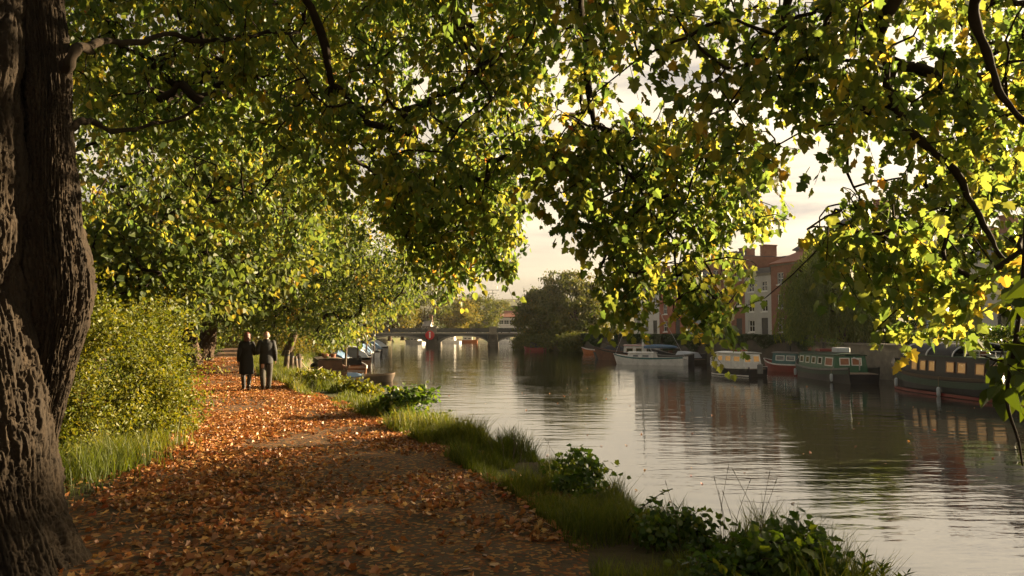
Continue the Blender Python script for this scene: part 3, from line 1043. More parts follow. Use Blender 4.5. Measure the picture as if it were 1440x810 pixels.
willow('weeping willow trailing its dark curtain behind the green narrowboat', (22.6, 54.8, 1.9), 7.6, 4.2, 1500, 2)
willow('smaller weeping willow overlapping the big willow on its right', (26.2, 57.5, 1.9), 6.6, 2.8, 700, 5)

# tall bank tree on the far side, out of the picture to the right: it shades the near path
make_tree('bank_tree', 'broad tree on the opposite bank beyond the right edge', (31.5, 23.8, 2.0), 3.6, .45,
          crown_points((31.5, 22.8, 7.3), (7.5, 5.6, 3.9), 250, 21, .50, 0, .40), 46, .95, .36, 'leaf_far', SIMPLE, None)

# unseen avenue trees, added to keep sky light off the near path
for x, y, lab, sd in [(-9.5, -4.5, 'unseen avenue tree added as shade behind the viewpoint, left of the path', 31), (-13.5, 9.5, 'unseen avenue tree added as shade left of the old twin-stemmed tree', 32), (-3.5, -12.5, 'unseen avenue tree added as shade far behind the viewpoint', 33)]:
    make_tree('avenue_tree', lab, (x, y, 1), 3.4, .4, crown_points((x, y, 6.0), (5.4, 5, 4.6), 280, sd, .36, 0, .35), 34, .85, .30, 'leaf_avenue', SIMPLE, AV)
# ================================================================== fallen leaves
def litter():
    Y = np.concatenate([rng.uniform(4.2, 9, 20000), rng.uniform(8, 17, 46000), rng.uniform(15, 30, 36000), rng.uniform(28, 52, 12000)])
    u = rng.uniform(-1.25, 1.22, len(Y))
    X = Pc(Y) + u * Pw(Y)
    X = np.minimum(X, Lx(Y) + .15)
    dens = fbm(np.stack([X * .8, Y * .55, X * 0], -1), 3, 31)
    # trodden middle strip is barer, the leaves drift to both sides
    bare = np.exp(-((u - .25) / .35) ** 2) * .13 + np.exp(-((u + .45) / .25) ** 2) * .05
    keep = (dens - bare) + rng.normal(0, .14, len(Y)) > np.interp(Y, [6, 9.5, 12.5, 16], [.67, .59, .46, .40])
    edge = np.abs(u) > 1.0
    keep &= ~(edge & (rng.uniform(0, 1, len(Y)) < .55))
    X, Y = X[keep], Y[keep]
    n = len(X)
    Z = np.where(np.abs((X - Pc(Y)) / Pw(Y)) < 1, 1.05, 1.02) + rng.uniform(0, .025, n)
    Z = np.where(X > Lx(Y) - .3, left_z(X, Y) + .06, Z)
    a = rng.uniform(0, 2 * np.pi, n)
    D = np.stack([np.cos(a), np.sin(a), rng.normal(0.03, .17, n)], -1)
    Nn = np.stack([rng.normal(0, .27, n), rng.normal(0, .27, n), np.ones(n)], -1)
    S = rng.uniform(.026, .074, n) * np.interp(Y, [5, 9, 20, 40], [1.3, 1.05, 1.1, 1.4])
    T = tmpl([(0, 0), (.24, -.04), (.46, .10), (.36, .28), (.52, .50), (.28, .62), (.22, .78), (0, 1.0)], .45, .35)
    tone = np.clip(rng.uniform(0, 1, n) * .75 + .4 * (fbm(np.stack([X * 1.5, Y * 1.5, X * 0], -1), 2, 77) - .2), 0, 1)
    me = leaf_mesh('fallen_leaves', np.stack([X, Y, Z], -1), D, Nn, S, tone, T, M['litter'])
    tag(obj('fallen_leaves', me), 'orange and brown fallen leaves strewn over the path', 'leaves', kind='stuff')


litter()


def floating():
    n = 150
    y = rng.uniform(11, 42, n)
    x = Lx(y) + 1 + rng.uniform(0, 1, n) ** 1.3 * (Rx(y) - Lx(y) - 6)
    a = rng.uniform(0, 6.28, n)
    D = np.stack([np.cos(a), np.sin(a), a * 0 + .04], -1)
    Nn = np.stack([rng.normal(0, .12, n), rng.normal(0, .12, n), a * 0 + 1], -1)
    me = leaf_mesh('floating_leaves', np.stack([x, y, a * 0 + .012], -1), D, Nn, rng.uniform(.04, .085, n), rng.uniform(.3, .95, n), tmpl([(0, 0), (.3, .1), (.42, .4), (.25, .75), (0, 1.0)], .3, .2), M['litter'])
    tag(obj('floating_leaves', me), 'scattered fallen leaves drifting on the river', 'leaves', kind='stuff')


floating()


# ================================================================== grass
def blades(X, Y, Z, H, wid, lean=.45):
    n = len(X)
    a = rng.uniform(0, 2 * np.pi, n)
    side = np.stack([np.cos(a), np.sin(a), a * 0], -1)
    la = rng.uniform(0, 2 * np.pi, n)
    ln = np.stack([np.cos(la), np.sin(la), la * 0], -1) * (H * lean * rng.uniform(.2, 1.6, n))[:, None]
    B = np.stack([X, Y, Z], -1)
    up = np.stack([X * 0, X * 0, H], -1)
    w = (wid * rng.uniform(.6, 1.3, n))[:, None]
    V = np.stack([B - side * w, B + side * w, B + up * .55 + ln * .3 + side * w * .7, B + up * .55 + ln * .3 - side * w * .7, B + up + ln], 1)
    base = np.arange(n)[:, None] * 5
    lv = np.concatenate([base + np.array([[0, 1, 2, 3]]), base + np.array([[3, 2, 4]])], 1).ravel()
    ls = (np.arange(n)[:, None] * 7 + np.array([[0, 4]])).ravel()
    return V.reshape(-1, 3), lv, ls, n


def grass():
    Xs, Ys_, Hs = [], [], []
    # verge along the water
    n = 60000
    y = np.concatenate([rng.uniform(4.6, 14, n // 2), rng.uniform(12, 32, n // 2)])
    e = Pc(y) + Pw(y) + np.interp(y, [6, 10], [.25, 0])
    L = Lx(y)
    x = np.minimum(e, L - .5) + rng.uniform(-.15, 1, n) ** 1.0 * (L + .5 - np.minimum(e, L - .5))
    d = fbm(np.stack([x * 1.4, y * 1.1, x * 0], -1), 3, 41)
    k = d > .37
    Xs.append(x[k]); Ys_.append(y[k]); Hs.append((.05 + .34 * np.clip((d[k] - .38) * 3.2, .1, 1)) * rng.uniform(.45, 1.35, k.sum()))
    # tufts at the foot of the bush on the left
    n = 5200
    y = rng.uniform(8.6, 12.6, n)
    x = np.interp(y, [8.6, 10.3, 12.6], [-5.1, -5.15, -5.5]) + rng.normal(-.2, .32, n)
    d = fbm(np.stack([x * 2.2, y * 2.2, x * 0], -1), 3, 43)
    k = d > .42
    Xs.append(x[k]); Ys_.append(y[k]); Hs.append(rng.uniform(.35, 1, k.sum()) * np.clip((d[k] - .38) * 2.6, .12, .55))
    # left side, under the trees
    n = 9000
    y = rng.uniform(12, 60, n)
    x = Pc(y) - Pw(y) - np.abs(rng.normal(0, .9, n)) - .05
    Xs.append(x); Ys_.append(y); Hs.append(rng.uniform(.06, .25, n))
    # right verge farther on, beside the people
    n = 14000
    y = rng.uniform(26, 70, n)
    e = Pc(y) + Pw(y)
    x = e + rng.uniform(-.05, 1, n) * (Lx(y) + .2 - e)
    Xs.append(x); Ys_.append(y); Hs.append(rng.uniform(.10, .38, n))
    X, Y, H = np.concatenate(Xs), np.concatenate(Ys_), np.concatenate(Hs)
    Z = left_z(X, Y) - .01
    ok = Z > .1
    X, Y, H, Z = X[ok], Y[ok], H[ok], Z[ok]
    V, lv, ls, n = blades(X, Y, Z, H, np.interp(Y, [5, 12, 40], [.0035, .006, .014]))
    rnd = np.clip(.6 * rng.uniform(0, 1, n) + .5 * (fbm(np.stack([X * .6, Y * .6, X * 0], -1), 2, 5) - .1), 0, 1)
    me = np_mesh('grass', V, lv, ls, M['grass'], attrs={'rnd': np.repeat(rnd, 5)})
    tag(obj('grass', me), 'long green grass on the verge between path and water', 'grass', kind='stuff')


grass()


# ================================================================== bushes and bank plants
def bush(name, label, base, clumps, m, cr, size, lmat, T=SIMPLE, group=None, hang=.1, stem_r=.02, cat='bush'):
    base = np.asarray(base, float)
    t = thing(name, label, cat, base, 0, group)
    roots = np.array([[0, 0, -.1]])
    net = twig_arrays(roots, clumps - base, .003, stem_r * .06, .5, stem_r)
    obj('stems', np_mesh('stems', *net, M['twig']), t)
    C, D, Nn, S, rnd = clump_leaves(clumps, m, cr, size, hang)
    k = C[:, 2] > base[2] - .6
    obj('foliage', leaf_mesh('foliage', C[k], D[k], Nn[k], S[k], rnd[k], T, M[lmat], base), t)
    return t


bush('round_bush', 'big rounded yellow-green bush beside the path behind the old trunk', (-6.9, 13.2, 1),
     np.vstack([crown_points((-7.35, 13.2, 2.05), (1.62, 2.4, 1.5), 720, 51, .36, 0, .8, .5), crown_points((-7.3, 13.2, 2.0), (1.95, 2.7, 1.75), 75, 58, .45, .1, 1.6, .95), crown_points((-7.0, 11.8, 1.35), (1.1, 1.0, .8), 150, 52, .3, 0, .8, .4),
                crown_points((-6.4, 13.6, 1.35), (.9, 1.4, .62), 130, 53, .3, 0, .8, .4)]), 62, .26, .062, 'leaf_bush', SIMPLE, None, .05)
bush('leafy_shrub', 'low dark shrub at the left behind the round bush', (-10.2, 17.5, 1), crown_points((-10.2, 17.5, 1.8), (2.4, 2.2, 1.3), 240, 54, .34, 0, .6), 60, .36, .085, 'leaf_avenue', SIMPLE, 'undergrowth left of the path')
bush('leafy_shrub', 'low shrub in the shade beside the dark trunk pair', (-13.6, 31, 1), crown_points((-13.8, 31, 1.5), (1.3, 2.6, .9), 130, 55, .34, 0, .6), 60, .34, .09, 'leaf_avenue', SIMPLE, 'undergrowth left of the path')
bush('leafy_shrub', 'wide shrub between the trees far along the left of the path', (-23, 54, 1), crown_points((-23.5, 54, 2.2), (3.2, 4, 2), 200, 56, .34, 0, .5), 50, .6, .16, 'leaf_avenue', SIMPLE, 'undergrowth left of the path')
bush('leafy_shrub', 'big shrub closing the far end of the path', (-28, 84, 1), crown_points((-28, 84, 2.6), (6, 4, 2.6), 260, 57, .34, 0, .5), 50, .8, .24, 'leaf_gold', SIMPLE, 'undergrowth left of the path')
bush('leafy_shrub', 'large dim shrub at the far left among the trees', (-21, 31, 1.1), crown_points((-21.5, 31, 2.2), (4.5, 4, 2), 260, 58, .34, 0, .5), 56, .6, .14, 'leaf_avenue', SIMPLE, 'undergrowth left of the path')
bush('leafy_shrub', 'leafy shrub on the bank under the leaning yellow-green tree', (-14.6, 60, 1), crown_points((-15.2, 60, 1.9), (1.8, 5, 1.5), 170, 59, .34, 0, .5), 50, .55, .15, 'leaf_gold', SIMPLE, 'undergrowth left of the path')
bush('leafy_shrub', 'shrubs and brambles at the waterline behind the tarpaulined boats', (-21.8, 98, 1), crown_points((-22.4, 98, 2.2), (2.6, 12, 2.2), 260, 60, .34, 0, .4), 50, .8, .26, 'leaf_gold', SIMPLE, 'undergrowth left of the path')

BP = 'plants on the edge of the bank'


def bank_bush(name, label, px, py, d, w, h, n, m, size, T, lmat='leaf_weed', cr=.11, hang=.1, seed=1, zb=None):
    p = at(px, py, d)
    zb = zb if zb is not None else max(p[2] - h, .15)
    cl = crown_points((p[0], p[1], p[2]), (w, w * .9, h), n, seed, .34, 0, 2.2, .3)
    return bush(name, label, (p[0], p[1] + .02, float(left_z(p[0], p[1])) - .02), cl, m, cr, size, lmat, T, BP, hang, .008, 'plant')


bank_bush('nettle_plant', 'bright broad-leaved plant in the sun at the bottom of the bank edge', 1098, 778, 5.5, .34, .27, 90, 10, .062, LOBED, seed=61)
bank_bush('nettle_plant', 'dark leafy plant just left of the bright broad-leaved one', 1010, 808, 5.3, .24, .15, 50, 10, .055, OVATE, seed=62)
bank_bush('bramble_plant', 'dense dark bramble mound on the verge above the last dark leaves', 955, 752, 6.7, .34, .22, 90, 10, .055, OVATE, seed=63)
bank_bush('bramble_plant', 'sprawling bramble standing against the bright water halfway along the verge', 812, 668, 8.9, .36, .24, 60, 10, .062, LOBED, seed=64)
bank_bush('bramble_plant', 'leafy bramble clump overhanging the water near the left boats', 578, 572, 16.6, .68, .36, 120, 10, .10, OVATE, cr=.17, seed=65)
bank_bush('bramble_plant', 'low round bank shrub just below the mooring posts', 448, 536, 25, .72, .34, 130, 12, .10, OVATE, lmat='leaf_bush', cr=.2, seed=66)
bank_bush('bramble_plant', 'low bank shrub in front of the wooden punt', 508, 549, 23.6, .6, .26, 90, 12, .10, OVATE, lmat='leaf_bush', cr=.2, seed=67)
bank_bush('bramble_plant', 'grassy bramble tuft on the verge below the waterside bramble clump', 640, 612, 14.6, .42, .2, 60, 10, .07, OVATE, lmat='leaf_bush', cr=.13, seed=68)


def sprig(name, label, pts, n, size, T, lmat='leaf_weed', r=.006, up=.2):
    S = spline(pts, 40)
    base = S[0]
    t = thing(name, label, 'plant', base, 0, BP)
    mb = MB()
    mb.tube(S - base, list(np.linspace(r, r * .4, 40)), 6)
    obj('stem', mb.build('stem', M['twig']).data, t) if False else mb.build('stem', M['twig'], t, True)
    u = np.sort(rng.uniform(.12, 1, n))
    C = np.stack([np.interp(u, np.linspace(0, 1, 40), S[:, k]) for k in range(3)], -1)
    a = np.arange(n) * 2.4
    D = np.stack([np.cos(a), np.sin(a), np.full(n, up)], -1) + .5 * unit(S[-1] - S[0])
    Nn = rng.normal(0, .3, (n, 3)) + [0, 0, 1]
    obj('leaves', leaf_mesh('leaves', C, D, Nn, size * rng.uniform(.6, 1.2, n) * np.interp(u, [0, .7, 1], [1, 1, .5]), rng.uniform(.2, .9, n), T, M[lmat], base), t)


sprig('ivy_sprig', 'single leafy shoot leaning out over the water from the verge', at([880, 893, 915, 932, 946], [735, 722, 704, 693, 687], [7.0, 7.05, 7.1, 7.15, 7.2]), 34, .05, OVATE)
sprig('ivy_sprig', 'thin leafy shoot reaching sideways from the waterside bramble clump', at([596, 612, 626, 638], [586, 583, 580, 577], [16.4, 16.3, 16.2, 16.2]), 22, .09, OVATE)
for i, (px, py, d) in enumerate([(1186, 812, 5.3), (1212, 806, 5.35), (1238, 812, 5.35), (1262, 816, 5.4)]):
    b = at(px, py + 14, d)
    e = at(px + [-6, 6, 3, 14][i], py - [20, 30, 22, 10][i], d)
    sprig('spear_plant', ['narrow-leaved plant at the bottom edge, leftmost of a row of four', 'tallest narrow-leaved plant of the row at the bottom edge', 'narrow-leaved plant right of the tallest one at the bottom edge', 'lowest narrow-leaved plant, rightmost at the bottom edge'][i], np.array([b, (b + e) / 2, e]), 17, .10,
          tmpl([(0, 0), (.10, .2), (.12, .5), (0, 1.0)]), 'leaf_weed', .005, .5)


def stalks(label, px, py, d, n, h, spread):
    p = at(px, py, d)
    base = np.array([p[0], p[1], float(left_z(p[0], p[1])) - .02])
    t = thing('grass_stalk', label, 'plant', base, 0, 'dry stalks against the water')
    for _ in range(n):
        a, l = rng.uniform(0, 6.28), rng.uniform(.5, 1.2) * h
        o = rng.normal(0, spread, 2)
        e = np.array([o[0] + math.cos(a) * l * .25, o[1] + math.sin(a) * l * .2, l])
        S = spline([(o[0], o[1], 0), (o[0] + e[0] * .1, o[1], l * .5), e], 8)
        st = MB().tube(S, list(np.linspace(.003, .0015, 8)) if d < 10 else list(np.linspace(.006, .003, 8)), 4).build('stalk', M['straw'], t)
        MB().tube([S[-1], S[-1] + (S[-1] - S[-2]) * .5], [.004 if d < 10 else .008, .001], 5).build('seed_head', M['straw'], st)


M['straw'] = surf('dry straw', (.10, .075, .035), (.06, .05, .02), rough=.8, scale=20)
stalks('few thin dry stalks beside the single leafy shoot', 1000, 760, 6.6, 6, .62, .10)
stalks('pair of tall bent dry stalks left of the bright broad-leaved plant', 1062, 770, 6.2, 4, .62, .06)
stalks('fine dry stalks on the verge halfway along, against pale water', 712, 664, 11, 7, .6, .12)
stalks('thin dry stalks just left of the sprawling bramble', 752, 672, 9.6, 5, .45, .10)

for k, (x, y, w_, h_, lab) in enumerate([(8.6, 107.5, 2.6, 1.5, 'waterside shrub at the foot of the round riverside tree, on its right'), (4.4, 113.6, 2.6, 1.4, 'waterside shrub at the foot of the round riverside tree, in the middle'), (2.0, 117.5, 2.4, 1.2, 'waterside shrub under the drooping tree nearest the bridge')]):
    bush('waterside_shrub', lab, (x + 1, y + 1, .3), crown_points((x, y, .9), (w_, 2.2, h_), 110, 70 + k, .3, 0, .5), 50, .7, .26, 'leaf_far', DIAMOND, 'shrubs at the foot of the riverside trees', .6)
# ================================================================== building materials
M['brick'] = surf('brown brick', (.27, .125, .08), (.19, .09, .06), rough=.85, scale=3, bump=.01, bscale=30)
M['brick_red'] = surf('red brick', (.34, .12, .07), (.25, .095, .06), rough=.85, scale=3, bump=.01, bscale=30)
M['render_grey'] = surf('grey render', (.46, .45, .41), (.38, .37, .34), rough=.8, scale=1.2)
M['render_white'] = surf('white render', (.66, .64, .60), (.52, .50, .46), rough=.75, scale=1.0)
M['render_blue'] = surf('blue grey render', (.34, .38, .43), (.27, .31, .36), rough=.8, scale=1.2)
M['slate'] = surf('slate roof', (.085, .085, .095), (.055, .055, .062), rough=.6, scale=5, stretch=(1, 1, 4), bump=.02)
M['clay'] = surf('clay tile roof', (.30, .11, .06), (.20, .08, .05), rough=.8, scale=5, stretch=(1, 1, 4), bump=.02)
M['white_paint'] = surf('white paint', (.74, .73, .69), (.62, .61, .57), rough=.5, scale=2)
M['black_paint'] = surf('black paint', (.022, .022, .022), (.03, .03, .028), rough=.45, scale=3)
M['stone'] = surf('weathered stone', (.24, .21, .16), (.14, .125, .095), rough=.9, scale=2.2, bump=.03, bscale=9)
M['stone_dark'] = surf('stained quay brick', (.085, .07, .052), (.045, .042, .03), rough=.9, scale=1.4, bump=.03, bscale=9)
M['iron'] = surf('grey green painted iron', (.045, .05, .046), (.03, .034, .031), rough=.6, scale=1.5)
M['iron_pale'] = surf('pale painted iron', (.20, .185, .155), (.14, .13, .11), rough=.6, scale=1.5)
M['wood'] = surf('weathered wood', (.11, .075, .045), (.06, .042, .028), rough=.85, scale=6, stretch=(3, 3, .4), bump=.01)
M['rope'] = surf('hemp rope', (.28, .22, .13), (.2, .16, .1), rough=.9, scale=30)


def glassmat(name, tint=(.02, .024, .028), rough=.05):
    return surf(name, tint, tuple(v * 1.4 for v in tint), rough=rough, scale=.7, spec=.8)


M['glass'] = glassmat('window glass')
M['lit_glass'] = surf('lamp lit window', (.30, .14, .04), (.22, .10, .03), rough=.2, scale=3, emis=((1.0, .52, .16), .10))


def facade_wall(mb, w, h, ops, y0=0.0, rev=.14, th=.3):
    """front wall from y0 inwards with real openings"""
    xs = sorted({0, w} | {o[0] for o in ops} | {o[2] for o in ops})
    zs = sorted({0, h} | {o[1] for o in ops} | {o[3] for o in ops})
    for i in range(len(xs) - 1):
        for j in range(len(zs) - 1):
            cx, cz = (xs[i] + xs[i + 1]) / 2, (zs[j] + zs[j + 1]) / 2
            if any(o[0] < cx < o[2] and o[1] < cz < o[3] for o in ops):
                continue
            mb.add([(xs[i], y0, zs[j]), (xs[i + 1], y0, zs[j]), (xs[i + 1], y0, zs[j + 1]), (xs[i], y0, zs[j + 1])], [(0, 1, 2, 3)])
    for x0, z0, x1, z1 in ops:
        r = [(x0, z0), (x1, z0), (x1, z1), (x0, z1)]
        mb.add([(x, y0, z) for x, z in r] + [(x, y0 + rev, z) for x, z in r], [(0, 4, 5, 1), (1, 5, 6, 2), (2, 6, 7, 3), (3, 7, 4, 0)])


def window_part(t, x0, z0, x1, z1, rev=.14, frame='white_paint', nx=2, nz=2, pane='glass', fw=.07, sill=True):
    mb = MB()
    mb.box(x0, x0 + fw, rev - .06, rev, z0, z1).box(x1 - fw, x1, rev - .06, rev, z0, z1)
    mb.box(x0 + fw, x1 - fw, rev - .06, rev, z0, z0 + fw).box(x0 + fw, x1 - fw, rev - .06, rev, z1 - fw, z1)
    for k in range(1, nx):
        x = x0 + (x1 - x0) * k / nx
        mb.box(x - .02, x + .02, rev - .05, rev - .005, z0 + fw, z1 - fw)
    for k in range(1, nz):
        z = z0 + (z1 - z0) * k / nz
        mb.box(x0 + fw, x1 - fw, rev - .055, rev - .003, z - .025, z + .025)
    f = mb.build('window', M[frame], t)
    MB().box(x0 + fw, x1 - fw, rev - .02, rev - .01, z0 + fw, z1 - fw).build('pane', M[pane], f)
    if sill:
        MB().box(x0 - .06, x1 + .06, -.07, .05, z0 - .11, z0 - .003).build('sill', M['stone'] if frame != 'white_paint' else M[frame], f)
    return f


def house(label, loc, rotz, w, dp, h, wall, roof, storeys, cols, roofh=2.0, style='gable', chim=(.15,), frame='white_paint', door=True, group='houses along the far bank', winw=.95, cat='house', parapet=False, base=.0):
    t = thing('terraced_house' if group else 'mansion', label, cat, loc, rotz, group)
    sh = (h - .5) / storeys
    ops, wins, doors = [], [], []
    for s in range(storeys):
        for c in range(cols):
            cx = w * (c + .5) / cols
            if s == 0 and door and c == cols - 1:
                o = (cx - .5, .05, cx + .5, 2.15)
                doors.append(o)
            else:
                hh = sh * .58 if s < storeys - 1 else sh * .5
                o = (cx - winw / 2, .75 + s * sh, cx + winw / 2, .75 + s * sh + hh)
                wins.append(o)
            ops.append(o)
    mb = MB()
    facade_wall(mb, w, h, ops)
    mb.add([(0, 0, 0), (0, dp, 0), (0, dp, h), (0, 0, h)], [(0, 3, 2, 1)])
    mb.add([(w, 0, 0), (w, dp, 0), (w, dp, h), (w, 0, h)], [(0, 1, 2, 3)])
    mb.add([(0, dp, 0), (w, dp, 0), (w, dp, h), (0, dp, h)], [(0, 3, 2, 1)])
    if style == 'gable':
        mb.add([(0, 0, h), (0, dp, h), (0, dp / 2, h + roofh - .08)], [(0, 2, 1)])
        mb.add([(w, 0, h), (w, dp, h), (w, dp / 2, h + roofh - .08)], [(0, 1, 2)])
    mb.build('wall', M[wall], t)
    rb = MB()
    if style == 'gable':
        for y0, y1 in ((-.25, dp / 2), (dp + .25, dp / 2)):
            z0 = h - .25 * roofh / (dp / 2)
            rb.loft([[(x, y0, z0), (x, y1, h + roofh), (x, y1, h + roofh + .12), (x, y0, z0 + .12)] for x in (-.05, w + .05)])
    elif style == 'hip':
        e = .3
        i = min(w, dp) * .42
        rb.loft([[(-e, -e, h), (w + e, -e, h), (w + e, dp + e, h), (-e, dp + e, h)], [(-e, -e, h + .15), (w + e, -e, h + .15), (w + e, dp + e, h + .15), (-e, dp + e, h + .15)],
                 [(i, i, h + roofh), (w - i, i, h + roofh), (w - i, dp - i, h + roofh), (i, dp - i, h + roofh)]])
    else:
        rb.box(-.03, w + .03, -.08, .28, h + .003, h + .55).box(-.03, w + .03, dp - .25, dp + .03, h + .003, h + .55)
        rb.box(.2, w - .2, .3, dp - .3, h + .003, h + .1)
    r = rb.build('roof', M[roof], t)
    for u in chim:
        cb = MB()
        x = w * u
        zt = h + (roofh if style != 'flat' else .4)
        cb.box(x - .35, x + .35, dp * .4, dp * .6, h + .2, zt + .9).box(x - .41, x + .41, dp * .4 - .06, dp * .6 + .06, zt + .9, zt + 1.02)
        c = cb.build('chimney', M[wall] if 'brick' in wall else M['brick'], r)
        pb = MB()
        for k in (-.2, 0, .2):
            pb.lathe((x + k, dp * .5, zt + 1.02), [(.09, 0), (.08, .3), (.1, .36), (.07, .38)], 10)
    for o in wins:
        window_part(t, *o, frame=frame, nx=2, nz=2)
    for o in doors:
        d = MB().box(o[0], o[2], .06, .12, o[1], o[3]).box(o[0] + .12, o[2] - .12, .05, .058, o[1] + .2, o[1] + .9).box(o[0] + .12, o[2] - .12, .05, .058, o[1] + 1.1, o[3] - .2).build('door', M['black_paint'], t)
        MB().ball((o[2] - .15, .03, o[1] + 1.0), .035, 8, 6).build('handle', M['iron_pale'], d)
    cb = MB().box(-.02, w + .02, -.10, -.003, h - .22, h - .02).build('cornice', M['stone'], t)
    return t


# row of houses along the far bank; facade looks at the river
u = np.array([-.34, .94])
p0 = np.array([27.4, 73.0])
ang = math.atan2(u[1], u[0]) + math.pi      # local +x runs back towards the camera
specs = [
    (5.6, 7.4, 'brick', 'clay', 3, 2, 1.5, 'gable', 'brown brick house with orange tiled roof beside the willow'),
    (4.2, 6.6, 'render_grey', 'slate', 3, 2, .8, 'flat', 'narrow grey rendered house left of the orange-roofed one'),
    (6.2, 8.6, 'brick', 'slate', 3, 3, 1.6, 'flat', 'tall brown brick house with a flat parapet and chimneys'),
    (5.4, 6.4, 'render_blue', 'slate', 2, 2, 2.2, 'gable', 'blue-grey rendered house half hidden by the hanging leaves'),
    (5.6, 6.9, 'brick_red', 'slate', 3, 2, 2.0, 'gable', 'red brick house with slate roof behind the sailing boat mast'),
    (6.4, 6.2, 'render_white', 'slate', 2, 3, 2.2, 'gable', 'white house at the far end of the row by the round riverside tree'),
]
q = p0.copy()
for w_, h_, wm, rm, st, nc, rh, sty, lab in specs:
    q = q + u * (w_ + .01)
    house(lab, (q[0], q[1], 1.93), ang + math.pi, w_, 8, h_, wm, rm, st, nc, rh, sty, (.2, .8) if sty != 'gable' else (.12,)) if False else None
    # local x axis must run from the far end to the near end so that -y looks at the river
    house(lab, (q[0], q[1], 1.93), math.atan2(-u[1], -u[0]), w_, 8, h_, wm, rm, st, nc, rh, sty, (.2, .8) if sty != 'gable' else (.12,))

# the buildings seen between the leaves on the right
house('big brick mansion with a hipped slate roof rising behind the willow', (29.6, 82.5, 2.1), R(-62), 11, 9, 9.0, 'brick', 'slate', 3, 4, 3.6, 'hip', (.62,), group=None, cat='mansion')
for (x, y, w_, h_, wm, rm, st, nc, sty, lab) in [
    (33.8, 60.0, 5.2, 6.2, 'render_white', 'slate', 2, 2, 'gable', 'white gabled house at the right edge behind the leaves'),
    (32.6, 66.5, 5.4, 6.6, 'brick_red', 'slate', 3, 2, 'gable', 'red brick house left of the white one at the right edge'),
    (31.4, 73.0, 5.6, 6.2, 'brick', 'slate', 2, 2, 'gable', 'brown brick house with white windows behind the hedge'),
]:
    house(lab, (x, y, 2.0), R(-78), w_, 8, h_, wm, rm, st, nc, 2.3, sty, (.15,))


# ------------------------------------------------------------------ quay walls on the right bank
def quay(label, y0, y1, ztop, mat, cope='stone', n=30, off=.0, th=.35, cour=True):
    ys = np.linspace(y0, y1, n)
    base = (float(Rx(y0)) + off, y0, 0)
    t = thing('quay_wall', label, 'wall', base, 0, 'quay walls of the far bank')
    mb, cb = MB(), MB()
    rings, rc = [], []
    for y in ys:
        x = float(Rx(y)) + off - base[0]
        yy = y - y0
        rings.append([(x - .04, yy, -1.3), (x, yy, ztop), (x + th, yy, ztop), (x + th, yy, -1.3)])
        rc.append([(x - .08, yy, ztop + .003), (x - .08, yy, ztop + .14), (x + th + .06, yy, ztop + .14), (x + th + .06, yy, ztop + .003)])
    mb.loft(rings)
    cb.loft(rc)
    mb.build('wall', M[mat], t)
    cb.build('coping', M[cope], t)


quay('dark quay wall hung with ivy below the row of houses', 54.3, 107, 2.35, 'stone_dark')
quay('pale stone block quay wall between willow and houseboat', 44.6, 54.0, 1.90, 'stone', off=-.2)
quay('dark brick quay wall behind the big houseboat', -8, 44.3, 1.75, 'stone_dark')


def ivy(label, y0, y1, n, ztop, drop, seed):
    y = rng.uniform(y0, y1, n)
    k = fbm(np.stack([y * .35, y * 0, y * 0], -1), 3, seed)
    L = drop * np.clip((k - .25) * 2.2, .1, 1)
    f = rng.uniform(0, 1, n)
    z = ztop - f * L
    x = Rx(y) - .06 - rng.uniform(0, .22, n) * (1 - f * .5)
    C = np.stack([x, y, z], -1)
    D = rng.normal(0, .4, (n, 3)) + [-.3, 0, -.9]
    Nn = rng.normal(0, .5, (n, 3)) + [-1, 0, .3]
    base = (float(Rx(y0)), y0, 0)
    t = thing('ivy', label, 'ivy', base, 0, 'ivy on the quay wall')
    obj('leaves', leaf_mesh('leaves', C, D, Nn, rng.uniform(.12, .26, n), np.clip(rng.normal(.5, .25, n), 0, 1), SIMPLE, M['ivy'], base), t)
    pts = np.stack([Rx(np.linspace(y0, y1, 60)) - .07, np.linspace(y0, y1, 60), np.full(60, ztop - .1)], -1)
    mb = MB().tube(pts - np.array(base), .03, 5)
    mb.build('stem', M['twig'], t)


ivy('dark ivy curtain hanging over the quay wall behind the white cabin cruiser', 54.5, 78, 15000, 2.55, 2.3, 3)
ivy('ivy patches on the quay wall behind the sailing boat', 78, 106, 12000, 2.5, 1.9, 7)


def hedge(label, y0, y1, off, w, h, n, lm='ivy', size=.14):
    yc = (y0 + y1) / 2
    base = np.array([float(Rx(yc)) + off, yc, 1.9])
    y = rng.uniform(y0, y1, n)
    x = Rx(y) + off + rng.uniform(-w, w, n)
    top = h * (.72 + .5 * fbm(np.stack([x * .5, y * .5, x * 0], -1), 3, 4))
    f = rng.uniform(0, 1, n) ** .5
    C = np.stack([x, y, 1.9 + top * f], -1)
    t = thing('hedge', label, 'hedge', base, 0)
    D = rng.normal(0, .6, (n, 3)) + [-.2, 0, .1]
    obj('foliage', leaf_mesh('foliage', C, D, rng.normal(0, .6, (n, 3)) + [0, 0, .5], size * rng.uniform(.6, 1.3, n), rng.uniform(0, 1, n), SIMPLE, M[lm], base), t)
    for yy in np.arange(y0 + .4, y1, .9):
        xx = float(Rx(yy)) + off
        MB().tube([(xx - base[0], yy - base[1], -.1), (xx - base[0] + .1, yy - base[1], h * .6)], [.05, .02], 5).build('stem', M['twig'], t)


hedge('dark clipped hedge on the quay behind the big houseboat', 26, 44, 1.6, .8, 1.15, 16000, 'leaf_weed')

